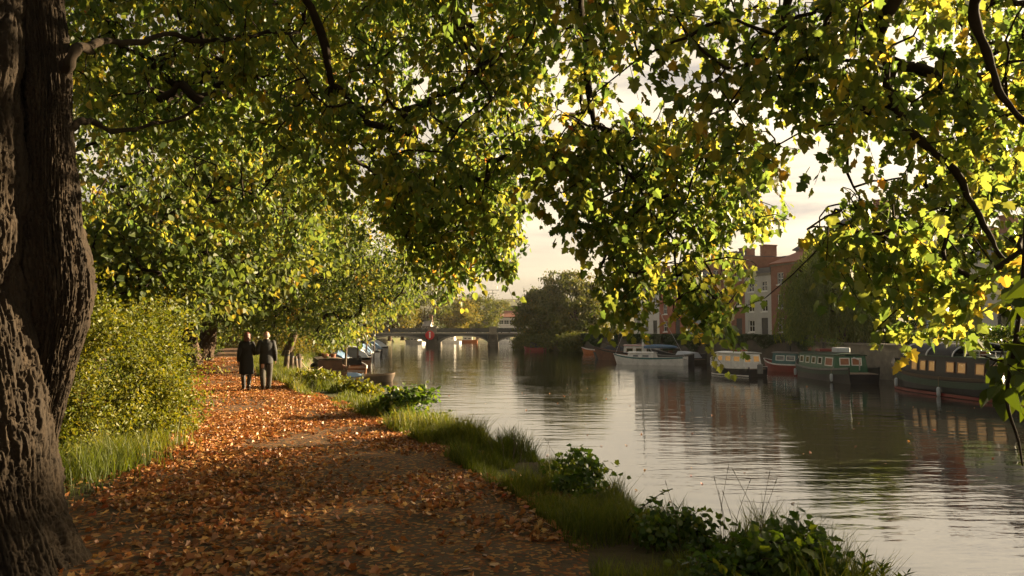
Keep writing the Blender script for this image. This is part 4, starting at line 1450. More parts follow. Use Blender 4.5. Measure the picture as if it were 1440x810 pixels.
# ------------------------------------------------------------------ bridge
BY = 142.0
bt = thing('bridge', 'low grey three-arched road bridge across the river', 'bridge', (-8, BY, 0))
Wd = 7.0
piers = [(-28.0, 3.0), (-14.2, 2.2), (-3.4, 1.8), (9.5, 3.0)]     # centre x, width
zdeck, zspr, zcr = 2.15, .45, 1.85


def arch_z(x):
    for (a, wa), (b, wb) in zip(piers[:-1], piers[1:]):
        x0, x1 = a + wa / 2, b - wb / 2
        if x0 <= x <= x1:
            k = (x - (x0 + x1) / 2) / ((x1 - x0) / 2)
            return zspr + (zcr - zspr) * math.sqrt(max(0, 1 - k * k * .97))
    return zspr


mb = MB()
for (a, wa), (b, wb) in zip(piers[:-1], piers[1:]):
    x0, x1 = a + wa / 2, b - wb / 2
    xs = x0 + (x1 - x0) * (1 - np.cos(np.linspace(0, math.pi, 40))) / 2
    rings = [[(x + 8, 0, arch_z(x)), (x + 8, 0, zdeck), (x + 8, Wd, zdeck), (x + 8, Wd, arch_z(x))] for x in xs]
    m1 = MB().loft(rings)
    m1.build('spandrel', M['iron'], bt)
    # arch rib standing proud of the spandrel
    rb = MB().loft([[(x + 8, -.09, arch_z(x) - .03), (x + 8, -.09, arch_z(x) + .22), (x + 8, -.003, arch_z(x) + .22), (x + 8, -.003, arch_z(x) - .03)] for x in xs])
    rb.build('arch_rib', M['iron_pale'], bt)
for a, wa in piers:
    pb = MB()
    pb.loft([[(a + 8 - wa / 2 * s, -.5 * s, z), (a + 8 - wa / 4 * s, -1.0 * s, z), (a + 8 + wa / 4 * s, -1.0 * s, z), (a + 8 + wa / 2 * s, -.5 * s, z), (a + 8 + wa / 2 * s, Wd + .4, z), (a + 8 - wa / 2 * s, Wd + .4, z)] for z, s in ((-1.6, 1.12), (.5, 1.02), (.55, .98), (zspr + .35, .96), (zspr + .75, .8), (zdeck - .02, .8))])
    pb.build('pier', M['stone_dark'], bt)
    MB().box(a + 8 - wa * .36, a + 8 + wa * .36, -.30, .25, zdeck + .02, zdeck + 1.25).box(a + 8 - wa * .42, a + 8 + wa * .42, -.36, .31, zdeck + 1.253, zdeck + 1.4).build('pilaster', M['stone'], bt)
MB().box(-45, 42, -.18, Wd + .18, zdeck + .003, zdeck + .28).build('deck', M['iron_pale'], bt)
for y in (-.1, Wd - .06):
    pb = MB()
    for x0, x1 in zip(np.arange(-45, 41, 1.5), np.arange(-43.5, 43, 1.5)):
        pb.box(x0, x0 + .16, y, y + .16, zdeck + .283, zdeck + 1.0)
    pb.box(-45, 42, y + .05, y + .11, zdeck + .35, zdeck + .95).box(-45, 42, y - .02, y + .18, zdeck + 1.003, zdeck + 1.12)
    pb.build('parapet', M['iron'], bt)
# round red sign on the pier
st = thing('navigation_sign', 'round red sign with a pale mark on the left bridge pier', 'sign', (-14.5, BY - 1.15, 2.0))
dk = MB().loft([[(0.8 * math.cos(a), y, 0.8 * math.sin(a)) for a in np.linspace(0, 2 * math.pi, 33)[:-1]] for y in (0, -.06)])
M['sign_red'] = surf('red enamel', (.55, .02, .025), (.46, .02, .02), rough=.4, scale=2)
dk.build('disc', M['sign_red'], st)
MB().box(-.13, .13, -.075, -.063, -.5, .2).ball((0, -.07, .42), (.16, .012, .16), 12, 8).build('mark', M['white_paint'], st)
MB().box(-.06, .06, .01, .18, -1.2, .6).build('bracket', M['black_paint'], st)

# buildings beyond the bridge
def far_house(name, label, px, d, wpx, ztop_px, wall, roof, roofh, storeys, cols, style='gable'):
    p = at(px, 465, d)
    zt = at(px, ztop_px, d)[2]
    w_ = wpx * d / F
    return house(label, (p[0], d, 1.6), 0, w_, 9, zt - 1.6 - (roofh if style != 'flat' else .55), wall, roof, storeys, cols, roofh, style, (.8,), group='buildings beyond the bridge', winw=1.3, cat='building', door=False)


far_house('far', 'pale blue-white flat-roofed building beyond the right end of the bridge', 701, 205, 30, 437, 'render_white', 'clay', 1.6, 2, 4)
far_house('far', 'grey block with many windows behind the pale building past the bridge', 716, 250, 24, 430, 'render_grey', 'slate', .5, 3, 4, 'flat')
far_house('far', 'small pinkish gabled house above the left bridge pier', 594, 168, 11, 448, 'render_white', 'slate', 1.6, 2, 2)
far_house('far', 'dark brick terrace glimpsed under the middle arch trees', 655, 225, 30, 450, 'brick', 'slate', 1.6, 2, 4)
p = at(693, 465, 235)
am = thing('aerial_mast', 'thin aerial mast with crossbars above the far trees', 'aerial', (p[0], 235, 2))
zt = at(693, 408, 235)[2] - 2
MB().tube([(0, 0, 0), (0, 0, zt)], [.16, .10], 8).build('mast', M['iron'], am)
for dz, l in ((0, 1.9), (-.9, 1.2)):
    MB().tube([(-l, 0, zt + dz), (l, 0, zt + dz)], .07, 6).build('crossbar', M['iron'], am)

# mooring posts and rope on the left bank
PG = 'wooden mooring posts on the left bank'
post_labels = ['thick mooring post nearest the walking couple', 'mooring post second from the couple, leaning slightly', 'short mooring post in the middle of the row', 'tall dark mooring post with the rope tied round it', 'mooring post at the bow of the rusty barge', 'last thin mooring post, beside the rusty barge']
rope_ends = []
for i, (px, d, h, r) in enumerate([(402, 33.5, 1.05, .11), (410, 34.2, .95, .10), (418, 35, .85, .10), (425, 35.6, 1.2, .13), (433, 36.2, 1.05, .11), (441, 37.6, .9, .09)]):
    p = at(px, 500, d)
    x = min(p[0], float(Lx(d)) + .25)
    zb = float(left_z(x, d)) - .1
    t = thing('mooring_post', post_labels[i], 'post', (x, d, zb), rng.uniform(0, 3), PG)
    lx, ly = rng.normal(0, .05, 2)
    mb = MB().tube([(0, 0, -.2), (lx * .5, ly * .5, h * .5), (lx, ly, h), (lx, ly, h + .03)], [r * 1.05, r, r * .95, r * .8], 12)
    mb.build('shaft', M['wood'], t, True, 40)
    MB().tube([(lx * .85, ly * .85, h * .80), (lx * .88, ly * .88, h * .87)], [r * 1.12, r * 1.12], 12).build('band', M['black_paint'], t)
    rope_ends.append((x, d, zb + h * .8))
# ================================================================== boats
def paint(name, c, rough=.35):
    return surf(name, c, tuple(v * .66 for v in c), rough=rough + .1, scale=2.6, detail=10, spec=.35)


M['hull_black'] = paint('black hull paint', (.022, .022, .024))
M['hull_green'] = paint('dark green paint', (.018, .055, .032))
M['bright_green'] = paint('mid green paint', (.035, .13, .065))
M['hull_red'] = paint('red boot paint', (.20, .028, .022))
M['hull_white'] = paint('white hull paint', (.70, .69, .66))
M['hull_rust'] = surf('rusty brown hull', (.16, .075, .04), (.085, .042, .028), rough=.75, scale=3, bump=.01)
M['hull_grey'] = paint('grey hull paint', (.20, .20, .19))
M['hull_teal'] = paint('teal paint', (.05, .15, .15))
M['hull_orange'] = paint('orange hull paint', (.42, .13, .04))
M['tarp_blue'] = surf('blue tarpaulin', (.11, .20, .32), (.08, .15, .25), rough=.6, scale=3, bump=.02)
M['tarp_pale'] = surf('pale tarpaulin', (.46, .49, .52), (.36, .39, .42), rough=.6, scale=3, bump=.02)
M['tarp_black'] = surf('black canvas', (.035, .037, .042), (.022, .023, .026), rough=.75, scale=3, bump=.01, spec=.25)
M['deck_wood'] = surf('planked deck', (.20, .135, .08), (.12, .08, .05), rough=.7, scale=3, stretch=(6, .5, 1))
M['varnish'] = surf('varnished wood', (.22, .10, .04), (.15, .065, .028), rough=.3, scale=3, stretch=(4, .6, 1))
M['amber_glass'] = surf('amber glowing window', (.35, .17, .05), (.22, .10, .03), rough=.15, scale=2, emis=((1.0, .55, .18), .035))  # weak amber emission makes the panes glow
M['curtain'] = surf('orange curtained window', (.34, .13, .05), (.22, .08, .035), rough=.6, scale=8, stretch=(1, 6, 1))
M['alu'] = surf('dull aluminium', (.45, .45, .45), (.36, .36, .36), rough=.35, metal=.8, scale=3)


class Boat:
    def __init__(s, name, label, loc, rotz, L, B, fb, hull, group=None, bow=.5, stern=.15, sw=.8, deck=None, bowp=2.2, cat='boat', deckm='deck_wood'):
        s.t = thing(name, label, cat, loc, rotz, group)
        s.L, s.B, s.fb, s.bow, s.st, s.sw, s.bp = L, B, fb, bow, stern, sw, bowp
        s.dz = deck if deck is not None else fb * .6
        rings, dr = [], []
        for u in np.concatenate([np.linspace(-1, .4, 14), np.linspace(.46, 1, 14)]):
            w, g = s.w(u), s.g(u)
            y = u * L / 2
            th = min(.06, w * .5)
            rk = .12 * max(0, u) ** 3 * L * .3      # raked stem
            f = lambda z: y - (g - z) * (.35 * max(0, u) ** 4)
            rings.append([(-w, f(g), g), (-w * .97, f(g * .4), g * .4), (-w * .9, f(-.1), -.1), (-w * .5, f(-.3), -.32), (w * .5, f(-.3), -.32), (w * .9, f(-.1), -.1), (w * .97, f(g * .4), g * .4), (w, f(g), g),
                          (w - th, f(g), g), (w - th, f(s.dz), min(s.dz, g - .02)), (-w + th, f(s.dz), min(s.dz, g - .02)), (-w + th, f(g), g)])
        MB().loft(rings).build('hull', M[hull], s.t, True, 35)
        d = MB()
        d.loft([[(-s.w(u) + .065, u * L / 2, s.dz + .004), (s.w(u) - .065, u * L / 2, s.dz + .004), (s.w(u) - .065, u * L / 2, s.dz + .03), (-s.w(u) + .065, u * L / 2, s.dz + .03)] for u in np.linspace(-.97, .8, 16)])
        d.build('deck', M[deckm], s.t)

    def w(s, u):
        b = s.B / 2
        if u > .1:
            return max(.03, b * (1 - ((u - .1) / .9) ** s.bp))
        k = max(0, (-u - .1) / .9)
        return b * (1 - (1 - s.sw) * k ** 2)

    def g(s, u):
        return s.fb + s.bow * max(0, u) ** 2.2 + s.st * max(0, -u) ** 2

    def band(s, name, mat, za, zb, proud=.02, rel=True):
        """strake along both sides; heights relative to the gunwale"""
        m = MB()
        for sg in (-1, 1):
            rr = []
            for u in np.linspace(-.985, .985, 30):
                w = s.w(u)
                g = s.g(u) if rel else 0
                y = lambda z: u * s.L / 2 - (s.g(u) - z) * (.35 * max(0, u) ** 4)
                q = [(w + proud, g + za), (w + proud, g + zb), (w - .02, g + zb), (w - .02, g + za)]
                rr.append([(sg * x, y(z), z) for x, z in (q if sg > 0 else q[::-1])])
            m.loft(rr)
        m.build(name, M[mat], s.t)

    def cabin(s, name, mat, y0, y1, hw, z0, z1, roofm, inset=.08, crown=.08, over=.07, rake=0.0):
        m = MB()
        m.loft([[(-hw, y0, z0), (hw, y0, z0), (hw, y1, z0), (-hw, y1, z0)], [(-hw + inset, y0 + inset, z1), (hw - inset, y0 + inset, z1), (hw - inset, y1 - inset - rake, z1), (-hw + inset, y1 - inset - rake, z1)]])
        c = m.build(name, M[mat], s.t)
        r = MB()
        e = hw - inset + over
        xs = np.linspace(-e, e, 9)
        prof = [(x, z1 + .003 + crown * (1 - (x / e) ** 2)) for x in xs]
        ring = lambda y: [(x, y, z) for x, z in prof] + [(x, y, z + .05) for x, z in prof[::-1]]
        r.loft([ring(y0 + inset - over), ring(y1 - inset - rake + over)])
        r.build('roof', M[roofm], s.t)
        s.cab = (y0, y1, hw, z0, z1, inset)
        return c

    def windows(s, spans, za, zb, frame='white_paint', pane='glass', sides=(-1, 1), arch=False):
        y0, y1, hw, z0, z1, inset = s.cab
        xat = lambda z: hw - inset * (z - z0) / (z1 - z0)
        for sg in sides:
            for a, b in spans:
                m = MB()
                fw = .045
                def slab(ya, yb, zl, zh, p0, p1):
                    q = [(xat(zl) + p0, zl), (xat(zl) + p1, zl), (xat(zh) + p1, zh), (xat(zh) + p0, zh)]
                    if sg < 0:
                        q = q[::-1]
                    m_.loft([[(sg * x, ya, z) for x, z in q], [(sg * x, yb, z) for x, z in q]])
                m_ = m
                slab(a, a + fw, za, zb, -.02, .03); slab(b - fw, b, za, zb, -.02, .03)
                slab(a + fw, b - fw, za, za + fw, -.02, .03); slab(a + fw, b - fw, zb - fw, zb, -.02, .03)
                f = m.build('window', M[frame], s.t)
                m_ = MB()
                slab(a + fw, b - fw, za + fw, zb - fw, -.015, .012)
                m_.build('pane', M[pane], f)

    def end_windows(s, front, spans, za, zb, frame='white_paint', pane='glass', rake=0):
        y0, y1, hw, z0, z1, inset = s.cab
        for a, b in spans:
            yb = (lambda z: (y1 - (inset + rake) * (z - z0) / (z1 - z0))) if front else (lambda z: y0 + inset * (z - z0) / (z1 - z0))
            sg = 1 if front else -1
            def slab(m, xa, xb, zl, zh, p0, p1):
                m.loft([[(x, yb(zl) + sg * p0, zl), (x, yb(zl) + sg * p1, zl), (x, yb(zh) + sg * p1, zh), (x, yb(zh) + sg * p0, zh)] for x in (xa, xb)])
            m = MB()
            fw = .045
            slab(m, a, a + fw, za, zb, -.02, .03); slab(m, b - fw, b, za, zb, -.02, .03)
            slab(m, a + fw, b - fw, za, za + fw, -.02, .03); slab(m, a + fw, b - fw, zb - fw, zb, -.02, .03)
            f = m.build('window', M[frame], s.t)
            m2 = MB()
            slab(m2, a + fw, b - fw, za + fw, zb - fw, -.015, .012)
            m2.build('pane', M[pane], f)

    def part(s, name, mb, mat, smooth=False, parent=None):
        return mb.build(name, M[mat], parent or s.t, smooth, 40 if smooth else None)


def rail(pts, h, r=.018, n=None):
    m = MB()
    top = [(x, y, z + h) for x, y, z in pts]
    m.tube(top, r, 6)
    m.tube([(x, y, z + h * .5) for x, y, z in pts], r * .7, 6)
    for p in pts:
        m.tube([p, (p[0], p[1], p[2] + h)], r, 6)
    return m


def pot_plant(label, loc, h, mat='leaf_weed', seed=1, r=.16):
    t = thing('potted_plant', label, 'plant', loc, 0, 'plants on the boats')
    MB().lathe((0, 0, 0), [(r * .6, 0), (r * .8, .2), (r * .85, .22), (r * .7, .21)], 12).build('pot', M['clay'], t)
    P = crown_points((0, 0, .22 + h * .5), (r * 1.8, r * 1.8, h * .55), 26, seed, .3, 0, 4, .2)
    C, D, Nn, S, rnd = clump_leaves(P, 9, r * .9, .10, .2)
    obj('leaves', leaf_mesh('leaves', C, D, Nn, S, rnd, SIMPLE, M[mat]), t)
    return t


def bank_pt(px, y, off=0):
    """point on the water d metres off at photo column px"""
    return at(px, 465, y)[0]


def place(b, p):
    """world position of a local point on boat b"""
    c, s_ = math.cos(b.t.rotation_euler[2]), math.sin(b.t.rotation_euler[2])
    return (b.t.location[0] + p[0] * c - p[1] * s_, b.t.location[1] + p[0] * s_ + p[1] * c, b.t.location[2] + p[2])


RB = R(8.5)     # heading of the right bank: local +y runs away from the camera along the quay
# ---- 1 big houseboat. bow points away
hb = Boat('houseboat', 'big dark houseboat with amber windows and a curved black canopy moored at the right', (20.0, 34.6, 0), R(3), 13.0, 3.4, .82, 'hull_black', bow=.6, stern=.3, sw=.85, deck=.62, bowp=2.6)
hb.band('rubbing_strake', 'wood', -.10, .02, .05)
hb.band('green_stripe', 'hull_green', -.42, -.16, .012)
hb.band('boot_stripe', 'hull_red', .02, .14, .012, False)
hb.cabin('cabin', 'hull_black', -4.4, 3.4, 1.35, .65, 1.66, 'hull_green', .07, .06)
hb.windows([(-3.9, -3.1), (-2.7, -2.1), (-1.5, -.9), (-.7, -.1), (.7, 1.2), (1.4, 1.9), (2.1, 2.6)], 1.0, 1.48, 'varnish', 'amber_glass')
# barrel canopy over the fore part
can = MB()
for y0, y1 in ((-.6, 3.2),):
    prof = [(1.32 * math.cos(a), 1.70 + .56 * math.sin(a)) for a in np.linspace(0, math.pi, 17)]
    pin = [(1.26 * math.cos(a), 1.70 + .50 * math.sin(a)) for a in np.linspace(math.pi, 0, 17)]
    can.loft([[(x, y, z) for x, z in prof + pin] for y in np.linspace(y0, y1, 9)])
hb.part('canopy', can, 'tarp_black', True)
for y in (-.64, 1.3, 3.24):
    fr = MB().tube([(1.36 * math.cos(a), y, 1.69 + .60 * math.sin(a)) for a in np.linspace(0, math.pi, 17)], .035, 6)
    hb.part('canopy_hoop', fr, 'alu', True)
hb.part('bow_cover', MB().loft([[(-1.05, 3.5, .7), (1.05, 3.5, .7), (.95, 3.5, 1.6), (0, 3.5, 1.9), (-.95, 3.5, 1.6)], [(-.45, 5.3, 1.1), (.45, 5.3, 1.1), (.4, 5.3, 1.45), (0, 5.3, 1.6), (-.4, 5.3, 1.45)]]), 'tarp_black')
hb.part('wheelhouse', MB().cbox(-1.1, 1.1, -6.0, -4.55, .65, 1.85, .08), 'varnish')
hb.part('wheelhouse_roof', MB().cbox(-1.25, 1.25, -6.1, -4.45, 1.855, 1.95, .05), 'hull_green')
for sg in (-1, 1):
    f = hb.part('wheelhouse_window', MB().box(sg * 1.12 - .03, sg * 1.12 + .03, -5.85, -4.7, 1.15, 1.7), 'white_paint')
    hb.part('pane', MB().box(sg * 1.12 - .04, sg * 1.12 + .04, -5.78, -4.77, 1.22, 1.63), 'curtain', parent=f)
hb.part('chimney', MB().lathe((.5, -2.9, 1.68), [(.09, 0), (.09, .62), (.13, .63), (.13, .70), (.02, .74)], 12), 'black_paint', True)
hb.part('roof_rail', rail([(-1.2, y, 1.70) for y in (-4.2, -3.2, -2.2, -1.2)], .28), 'alu')
hb.part('solar_panel', MB().cbox(-.6, .5, -2.4, -1.2, 1.80, 1.85, .01), 'glass')
pot_plant('bushy potted plant on the houseboat roof, nearest the canopy', place(hb, (-.75, -1.0, 1.74)), .45, seed=3)
pot_plant('trailing potted plant in the middle of the houseboat roof', place(hb, (-.85, -1.9, 1.73)), .4, seed=4)
pot_plant('small potted plant at the stern end of the houseboat roof', place(hb, (-.8, -3.6, 1.74)), .35, seed=5)

# ---- 2 green narrowboat
nb = Boat('narrowboat', 'green narrowboat with an orange curtained window and plants on its roof', (18.5, 46.6, 0), R(-1), 9.6, 2.3, .68, 'hull_black', bow=.45, stern=.2, sw=.7, deck=.5, bowp=3)
nb.band('rubbing_strake', 'hull_grey', -.10, .0, .035)
nb.band('upper_strake', 'hull_green', -.34, -.16, .015)
nb.cabin('cabin', 'bright_green', -3.1, 2.7, .92, .53, 1.42, 'hull_green', .10, .07)
nb.windows([(-2.8, -1.7)], .85, 1.32, 'white_paint', 'curtain')
nb.windows([(-1.2, -.6), (-.2, .4), (.8, 1.4), (1.8, 2.4)], .9, 1.3, 'white_paint', 'glass')
nb.end_windows(False, [(-.6, -.05), (.05, .6)], .9, 1.32, 'white_paint', 'curtain')
nb.part('roof_box', MB().cbox(-.35, .35, -2.2, -1.3, 1.60, 1.85, .04), 'tarp_pale')
nb.part('roof_hatch', MB().cbox(-.45, .45, .2, 1.0, 1.58, 1.74, .04), 'hull_red')
nb.part('chimney', MB().lathe((.3, 1.7, 1.53), [(.07, 0), (.07, .5), (.1, .51), (.1, .56)], 10), 'black_paint', True)
nb.part('tiller', MB().tube([(0, -4.2, .7), (0, -4.25, 1.25), (0, -3.5, 1.35)], .035, 8), 'alu', True)
nb.part('tarpaulin', MB().loft([[(-.9, 2.75, .6), (.9, 2.75, .6), (.6, 2.75, 1.35), (-.6, 2.75, 1.35)], [(-.3, 4.1, .85), (.3, 4.1, .85), (.1, 4.1, 1.1), (-.1, 4.1, 1.1)]]), 'hull_green')
pot_plant('leafy potted plant at the bow end of the green narrowboat roof', place(nb, (-.35, 2.2, 1.58)), .42, seed=6)
pot_plant('larger potted plant in the middle of the green narrowboat roof', place(nb, (.1, -.5, 1.62)), .5, seed=7)

# ---- 3 small red and teal boat
rb_ = Boat('river_launch', 'small red-hulled boat with a low teal wheelhouse ahead of the green narrowboat', (19.2, 55.0, 0), R(34), 4.6, 1.9, .5, 'hull_red', bow=.35, stern=.05, deck=.38)
rb_.band('gunwale', 'hull_white', -.05, .03, .03)
rb_.cabin('wheelhouse', 'hull_teal', -1.0, 1.1, .68, .41, 1.25, 'hull_grey', .08, .05)
rb_.windows([(-.8, -.1), (.05, .75)], .75, 1.1)
rb_.end_windows(False, [(-.5, -.03), (.03, .5)], .75, 1.1)
rb_.part('exhaust_pipe', MB().tube([(.2, .2, 1.28), (.2, .2, 1.75)], .05, 8), 'black_paint', True)
rb_.part('outboard_motor', MB().cbox(-.15, .15, -2.85, -2.6, .35, .85, .06), 'black_paint')

# ---- 4 white cabin cruiser
cx = bank_pt(1031, 50.5)
cc = Boat('cabin_cruiser', 'white cabin cruiser with a dark hull lying alone off the quay', (cx, 50.5, 0), R(24), 4.5, 1.8, .55, 'hull_black', bow=.25, stern=.05, deck=.45)
cc.band('gunwale', 'hull_white', -.09, .03, .03)
cc.band('boot_stripe', 'hull_white', .03, .10, .012, False)
cc.cabin('cabin', 'hull_white', -1.75, 1.2, .74, .42, 1.38, 'hull_white', .10, .07, .09, .25)
cc.windows([(-1.45, -.8), (-.6, 0), (.2, .7)], .88, 1.26, 'white_paint', 'amber_glass')
cc.end_windows(False, [(-.6, -.08), (.08, .6)], .85, 1.28, 'white_paint', 'amber_glass')
cc.end_windows(True, [(-.56, -.03), (.03, .56)], .88, 1.26, 'white_paint', 'glass', .25)
cc.part('roof_hatch', MB().cbox(-.3, .35, -.9, -.1, 1.52, 1.62, .03), 'hull_red')
cc.part('bow_rail', rail([(-.6, 1.4, .6), (-.36, 1.85, .68), (0, 2.15, .76), (.36, 1.85, .68), (.6, 1.4, .6)], .35), 'alu')
cc.part('outboard_motor', MB().cbox(-.16, .16, -2.55, -2.27, .2, .8, .07), 'hull_grey')

# ---- 5 sailing boat with a bare mast
cx = bank_pt(912, 66)
sb = Boat('sailing_boat', 'white sailing boat with a tall bare mast and a blue furled cover', (cx, 66, 0), R(62), 6.2, 2.0, .6, 'hull_white', bow=.3, stern=.1, sw=.7, deck=.45)
sb.band('gunwale', 'hull_teal', -.12, .0, .015)
sb.cabin('coach_roof', 'hull_white', -.6, 1.7, .6, .48, .95, 'hull_white', .10, .06)
sb.windows([(-.2, .4), (.7, 1.2)], .62, .84, 'alu', 'glass')
sb.part('mast', MB().tube([(0, .5, .5), (0, .5, 3.5), (0, .48, 7.0)], [.085, .08, .055], 8), 'hull_white', True)
sb.part('boom', MB().tube([(0, .45, 1.35), (0, -2.5, 1.4)], .04, 8), 'alu', True)
sb.part('sail_cover', MB().tube(spline([(0, .4, 1.45), (0, -.6, 1.52), (0, -1.7, 1.5), (0, -2.4, 1.46)], 10), [.1, .16, .17, .16, .16, .15, .14, .12, .1, .06], 10), 'tarp_blue', True)
st_ = MB()
for e in ((0, 2.9, .9), (.9, .3, .62), (-.9, .3, .62), (0, -3.0, .7)):
    st_.tube([(0, .48, 6.9), e], .012, 4)
sb.part('rigging', st_, 'alu')
sb.part('spreader', MB().tube([(-.5, .5, 4.4), (.5, .5, 4.4)], .02, 6), 'alu')

# ---- 6 others by the quay
cx = bank_pt(948, 69)
ub = Boat('work_boat', 'dark open work boat with pale gunwale right of the sailing boat', (cx, 69, 0), R(38), 5.6, 2.1, .7, 'hull_black', bow=.6, stern=.2, deck=.35)
ub.band('gunwale', 'hull_grey', -.07, .03, .03)
ub.part('thwart', MB().box(-.95, .95, -.5, -.2, .5, .55).box(-.9, .9, 1.0, 1.25, .5, .55), 'varnish')
ub.part('cargo_cover', MB().loft([[(-.85, -2.3, .5), (.85, -2.3, .5), (.5, -2.2, .95), (-.5, -2.2, .95)], [(-.9, -.7, .5), (.9, -.7, .5), (.5, -.8, 1.05), (-.5, -.8, 1.05)]]), 'tarp_pale')
cx = bank_pt(888, 76)
wb = Boat('wooden_barge', 'brown wooden barge with a red and white deckhouse behind the mast', (cx, 76, 0), R(70), 7.4, 2.6, .75, 'hull_rust', bow=.55, stern=.2, deck=.5)
wb.band('rubbing_strake', 'hull_black', -.12, .0, .04)
wb.cabin('deckhouse', 'hull_white', -2.6, .6, .95, .53, 1.35, 'hull_red', .06, .08)
wb.windows([(-2.3, -1.6), (-1.3, -.6), (-.3, .3)], .8, 1.15, 'varnish', 'glass')
wb.part('derrick', MB().tube([(0, 1.2, .5), (0, 1.25, 2.5)], .05, 8).tube([(0, 1.25, 1.0), (0, 3.2, 1.9)], .035, 8), 'wood', True)
cx = bank_pt(861, 80)
db = Boat('dinghy', 'dark dinghy under a canvas hood by the far quay', (cx, 80, 0), R(60), 4.2, 1.7, .45, 'hull_black', bow=.25, stern=.05, deck=.25)
db.part('hood', MB().loft([[(.75 * math.cos(a), y, .42 + h_ * math.sin(a)) for a in np.linspace(0, math.pi, 9)] for y, h_ in ((-1.7, .5), (-.6, .95), (.5, .9), (1.3, .4))]), 'tarp_black', True)
db.part('thwart', MB().box(-.7, .7, -1.95, -1.75, .36, .40), 'varnish')
cx = bank_pt(838, 97)
ob_ = Boat('rowing_boat', 'small orange-brown rowing boat by the round riverside tree', (cx, 97, 0), R(75), 3.6, 1.5, .5, 'hull_orange', bow=.3, stern=.1, deck=.2)
ob_.band('gunwale', 'hull_white', -.06, .03, .03)
ob_.part('thwart', MB().box(-.65, .65, -.4, -.15, .38, .42).box(-.55, .55, .6, .8, .38, .42), 'varnish')
cx = bank_pt(751, 112)
ro = Boat('rowing_boat', 'tiny red boat with a dark covered load below the drooping tree', (cx, 112, 0), R(65), 3.2, 1.4, .42, 'hull_red', bow=.2, stern=.05, deck=.2)
ro.part('covered_load', MB().loft([[(-.5, -.9, .3), (.5, -.9, .3), (.3, -.8, .8), (-.3, -.8, .8)], [(-.5, .5, .3), (.5, .5, .3), (.25, .4, 1.2), (-.25, .4, 1.2)]]), 'tarp_black')

# ---- left bank boats
LG = 'boats moored along the left bank'
lb = Boat('rusty_barge', 'rusty brown barge with green plants on its roof moored by the posts', (bank_pt(462, 43.5), 43.5, 0), R(17), 6.4, 1.75, .9, 'hull_rust', LG, bow=.35, stern=.1, sw=.85, deck=.7)
lb.band('rubbing_strake', 'wood', -.12, .0, .04)
lb.band('waterline_stripe', 'hull_grey', .0, .42, .012, False)
lb.cabin('cabin', 'hull_rust', -1.6, 1.8, .66, .73, 1.25, 'wood', .05, .05)
lb.windows([(-1.2, -.5), (.2, .9)], .86, 1.12, 'wood', 'glass')
for k, (x, y) in enumerate([(-.2, -1.1), (.25, -.2), (-.15, .7)]):
    pot_plant(['bushy plant on the near end of the rusty barge roof', 'bushy plant in the middle of the rusty barge roof', 'bushy plant on the far end of the rusty barge roof'][k], place(lb, (x, y, 1.33)), .8, 'leaf_bush', 20 + k, .2)
l2 = Boat('river_launch', 'white and brown wooden launch moored beyond the rusty barge', (bank_pt(495, 50.5), 50.5, 0), R(14), 6.0, 1.8, .62, 'varnish', LG, bow=.4, stern=.1, deck=.35)
l2.band('gunwale', 'hull_white', -.16, .03, .025)
l2.part('windscreen', MB().loft([[(-.7, .9, .6), (.7, .9, .6), (.7, .94, .6), (-.7, .94, .6)], [(-.6, .7, 1.05), (.6, .7, 1.05), (.6, .74, 1.05), (-.6, .74, 1.05)]]), 'glass')
l2.part('thwart', MB().box(-.75, .75, -1.6, -1.2, .38, .55).box(-.75, .75, -.3, .05, .38, .55), 'varnish')
l3 = Boat('dinghy', 'low dinghy under a blue cover at the front of the left-bank boats', (bank_pt(488, 42.2), 42.2, 0), R(-25), 3.0, 1.3, .36, 'hull_grey', LG, bow=.15, stern=.02, deck=.15)
l3.part('cover', MB().loft([[(-.55 * k, y, .38), (.55 * k, y, .38), (.3 * k, y, .38 + .22 * k), (-.3 * k, y, .38 + .22 * k)] for y, k in ((-1.35, .8), (-.5, 1), (.5, .9), (1.25, .25))]), 'tarp_blue')
l4 = Boat('wooden_punt', 'flat wooden punt pointing out into the river from the left bank', (bank_pt(518, 44.0), 44.0, 0), R(-78), 3.0, 1.0, .34, 'wood', LG, bow=.12, stern=.08, sw=.9, deck=.14, bowp=5)
l4.band('gunwale', 'deck_wood', -.03, .04, .03)
l4.part('thwart', MB().box(-.42, .42, -.6, -.35, .27, .30).box(-.42, .42, .5, .75, .27, .30), 'deck_wood')
l5 = Boat('covered_boat', 'dark boat with a pale deckhouse behind the launch', (bank_pt(488, 61), 61, 0), R(12), 7.0, 2.2, .8, 'hull_black', LG, bow=.5, stern=.2, deck=.6)
l5.cabin('deckhouse', 'hull_grey', -1.8, 1.0, .8, .63, 1.5, 'tarp_pale', .08, .08)
l5.windows([(-1.5, -.8), (-.4, .3)], .95, 1.3)
far_lab = ['covered boat with a pale grey tarpaulin, nearest of the far left-bank row', 'boat with a blue tarpaulin second in the far left-bank row', 'boat with a pale ridge cover in the middle of the far left-bank row', 'dark boat with a blue hood fourth in the far left-bank row', 'last covered boat of the far left-bank row, nearest the bridge']
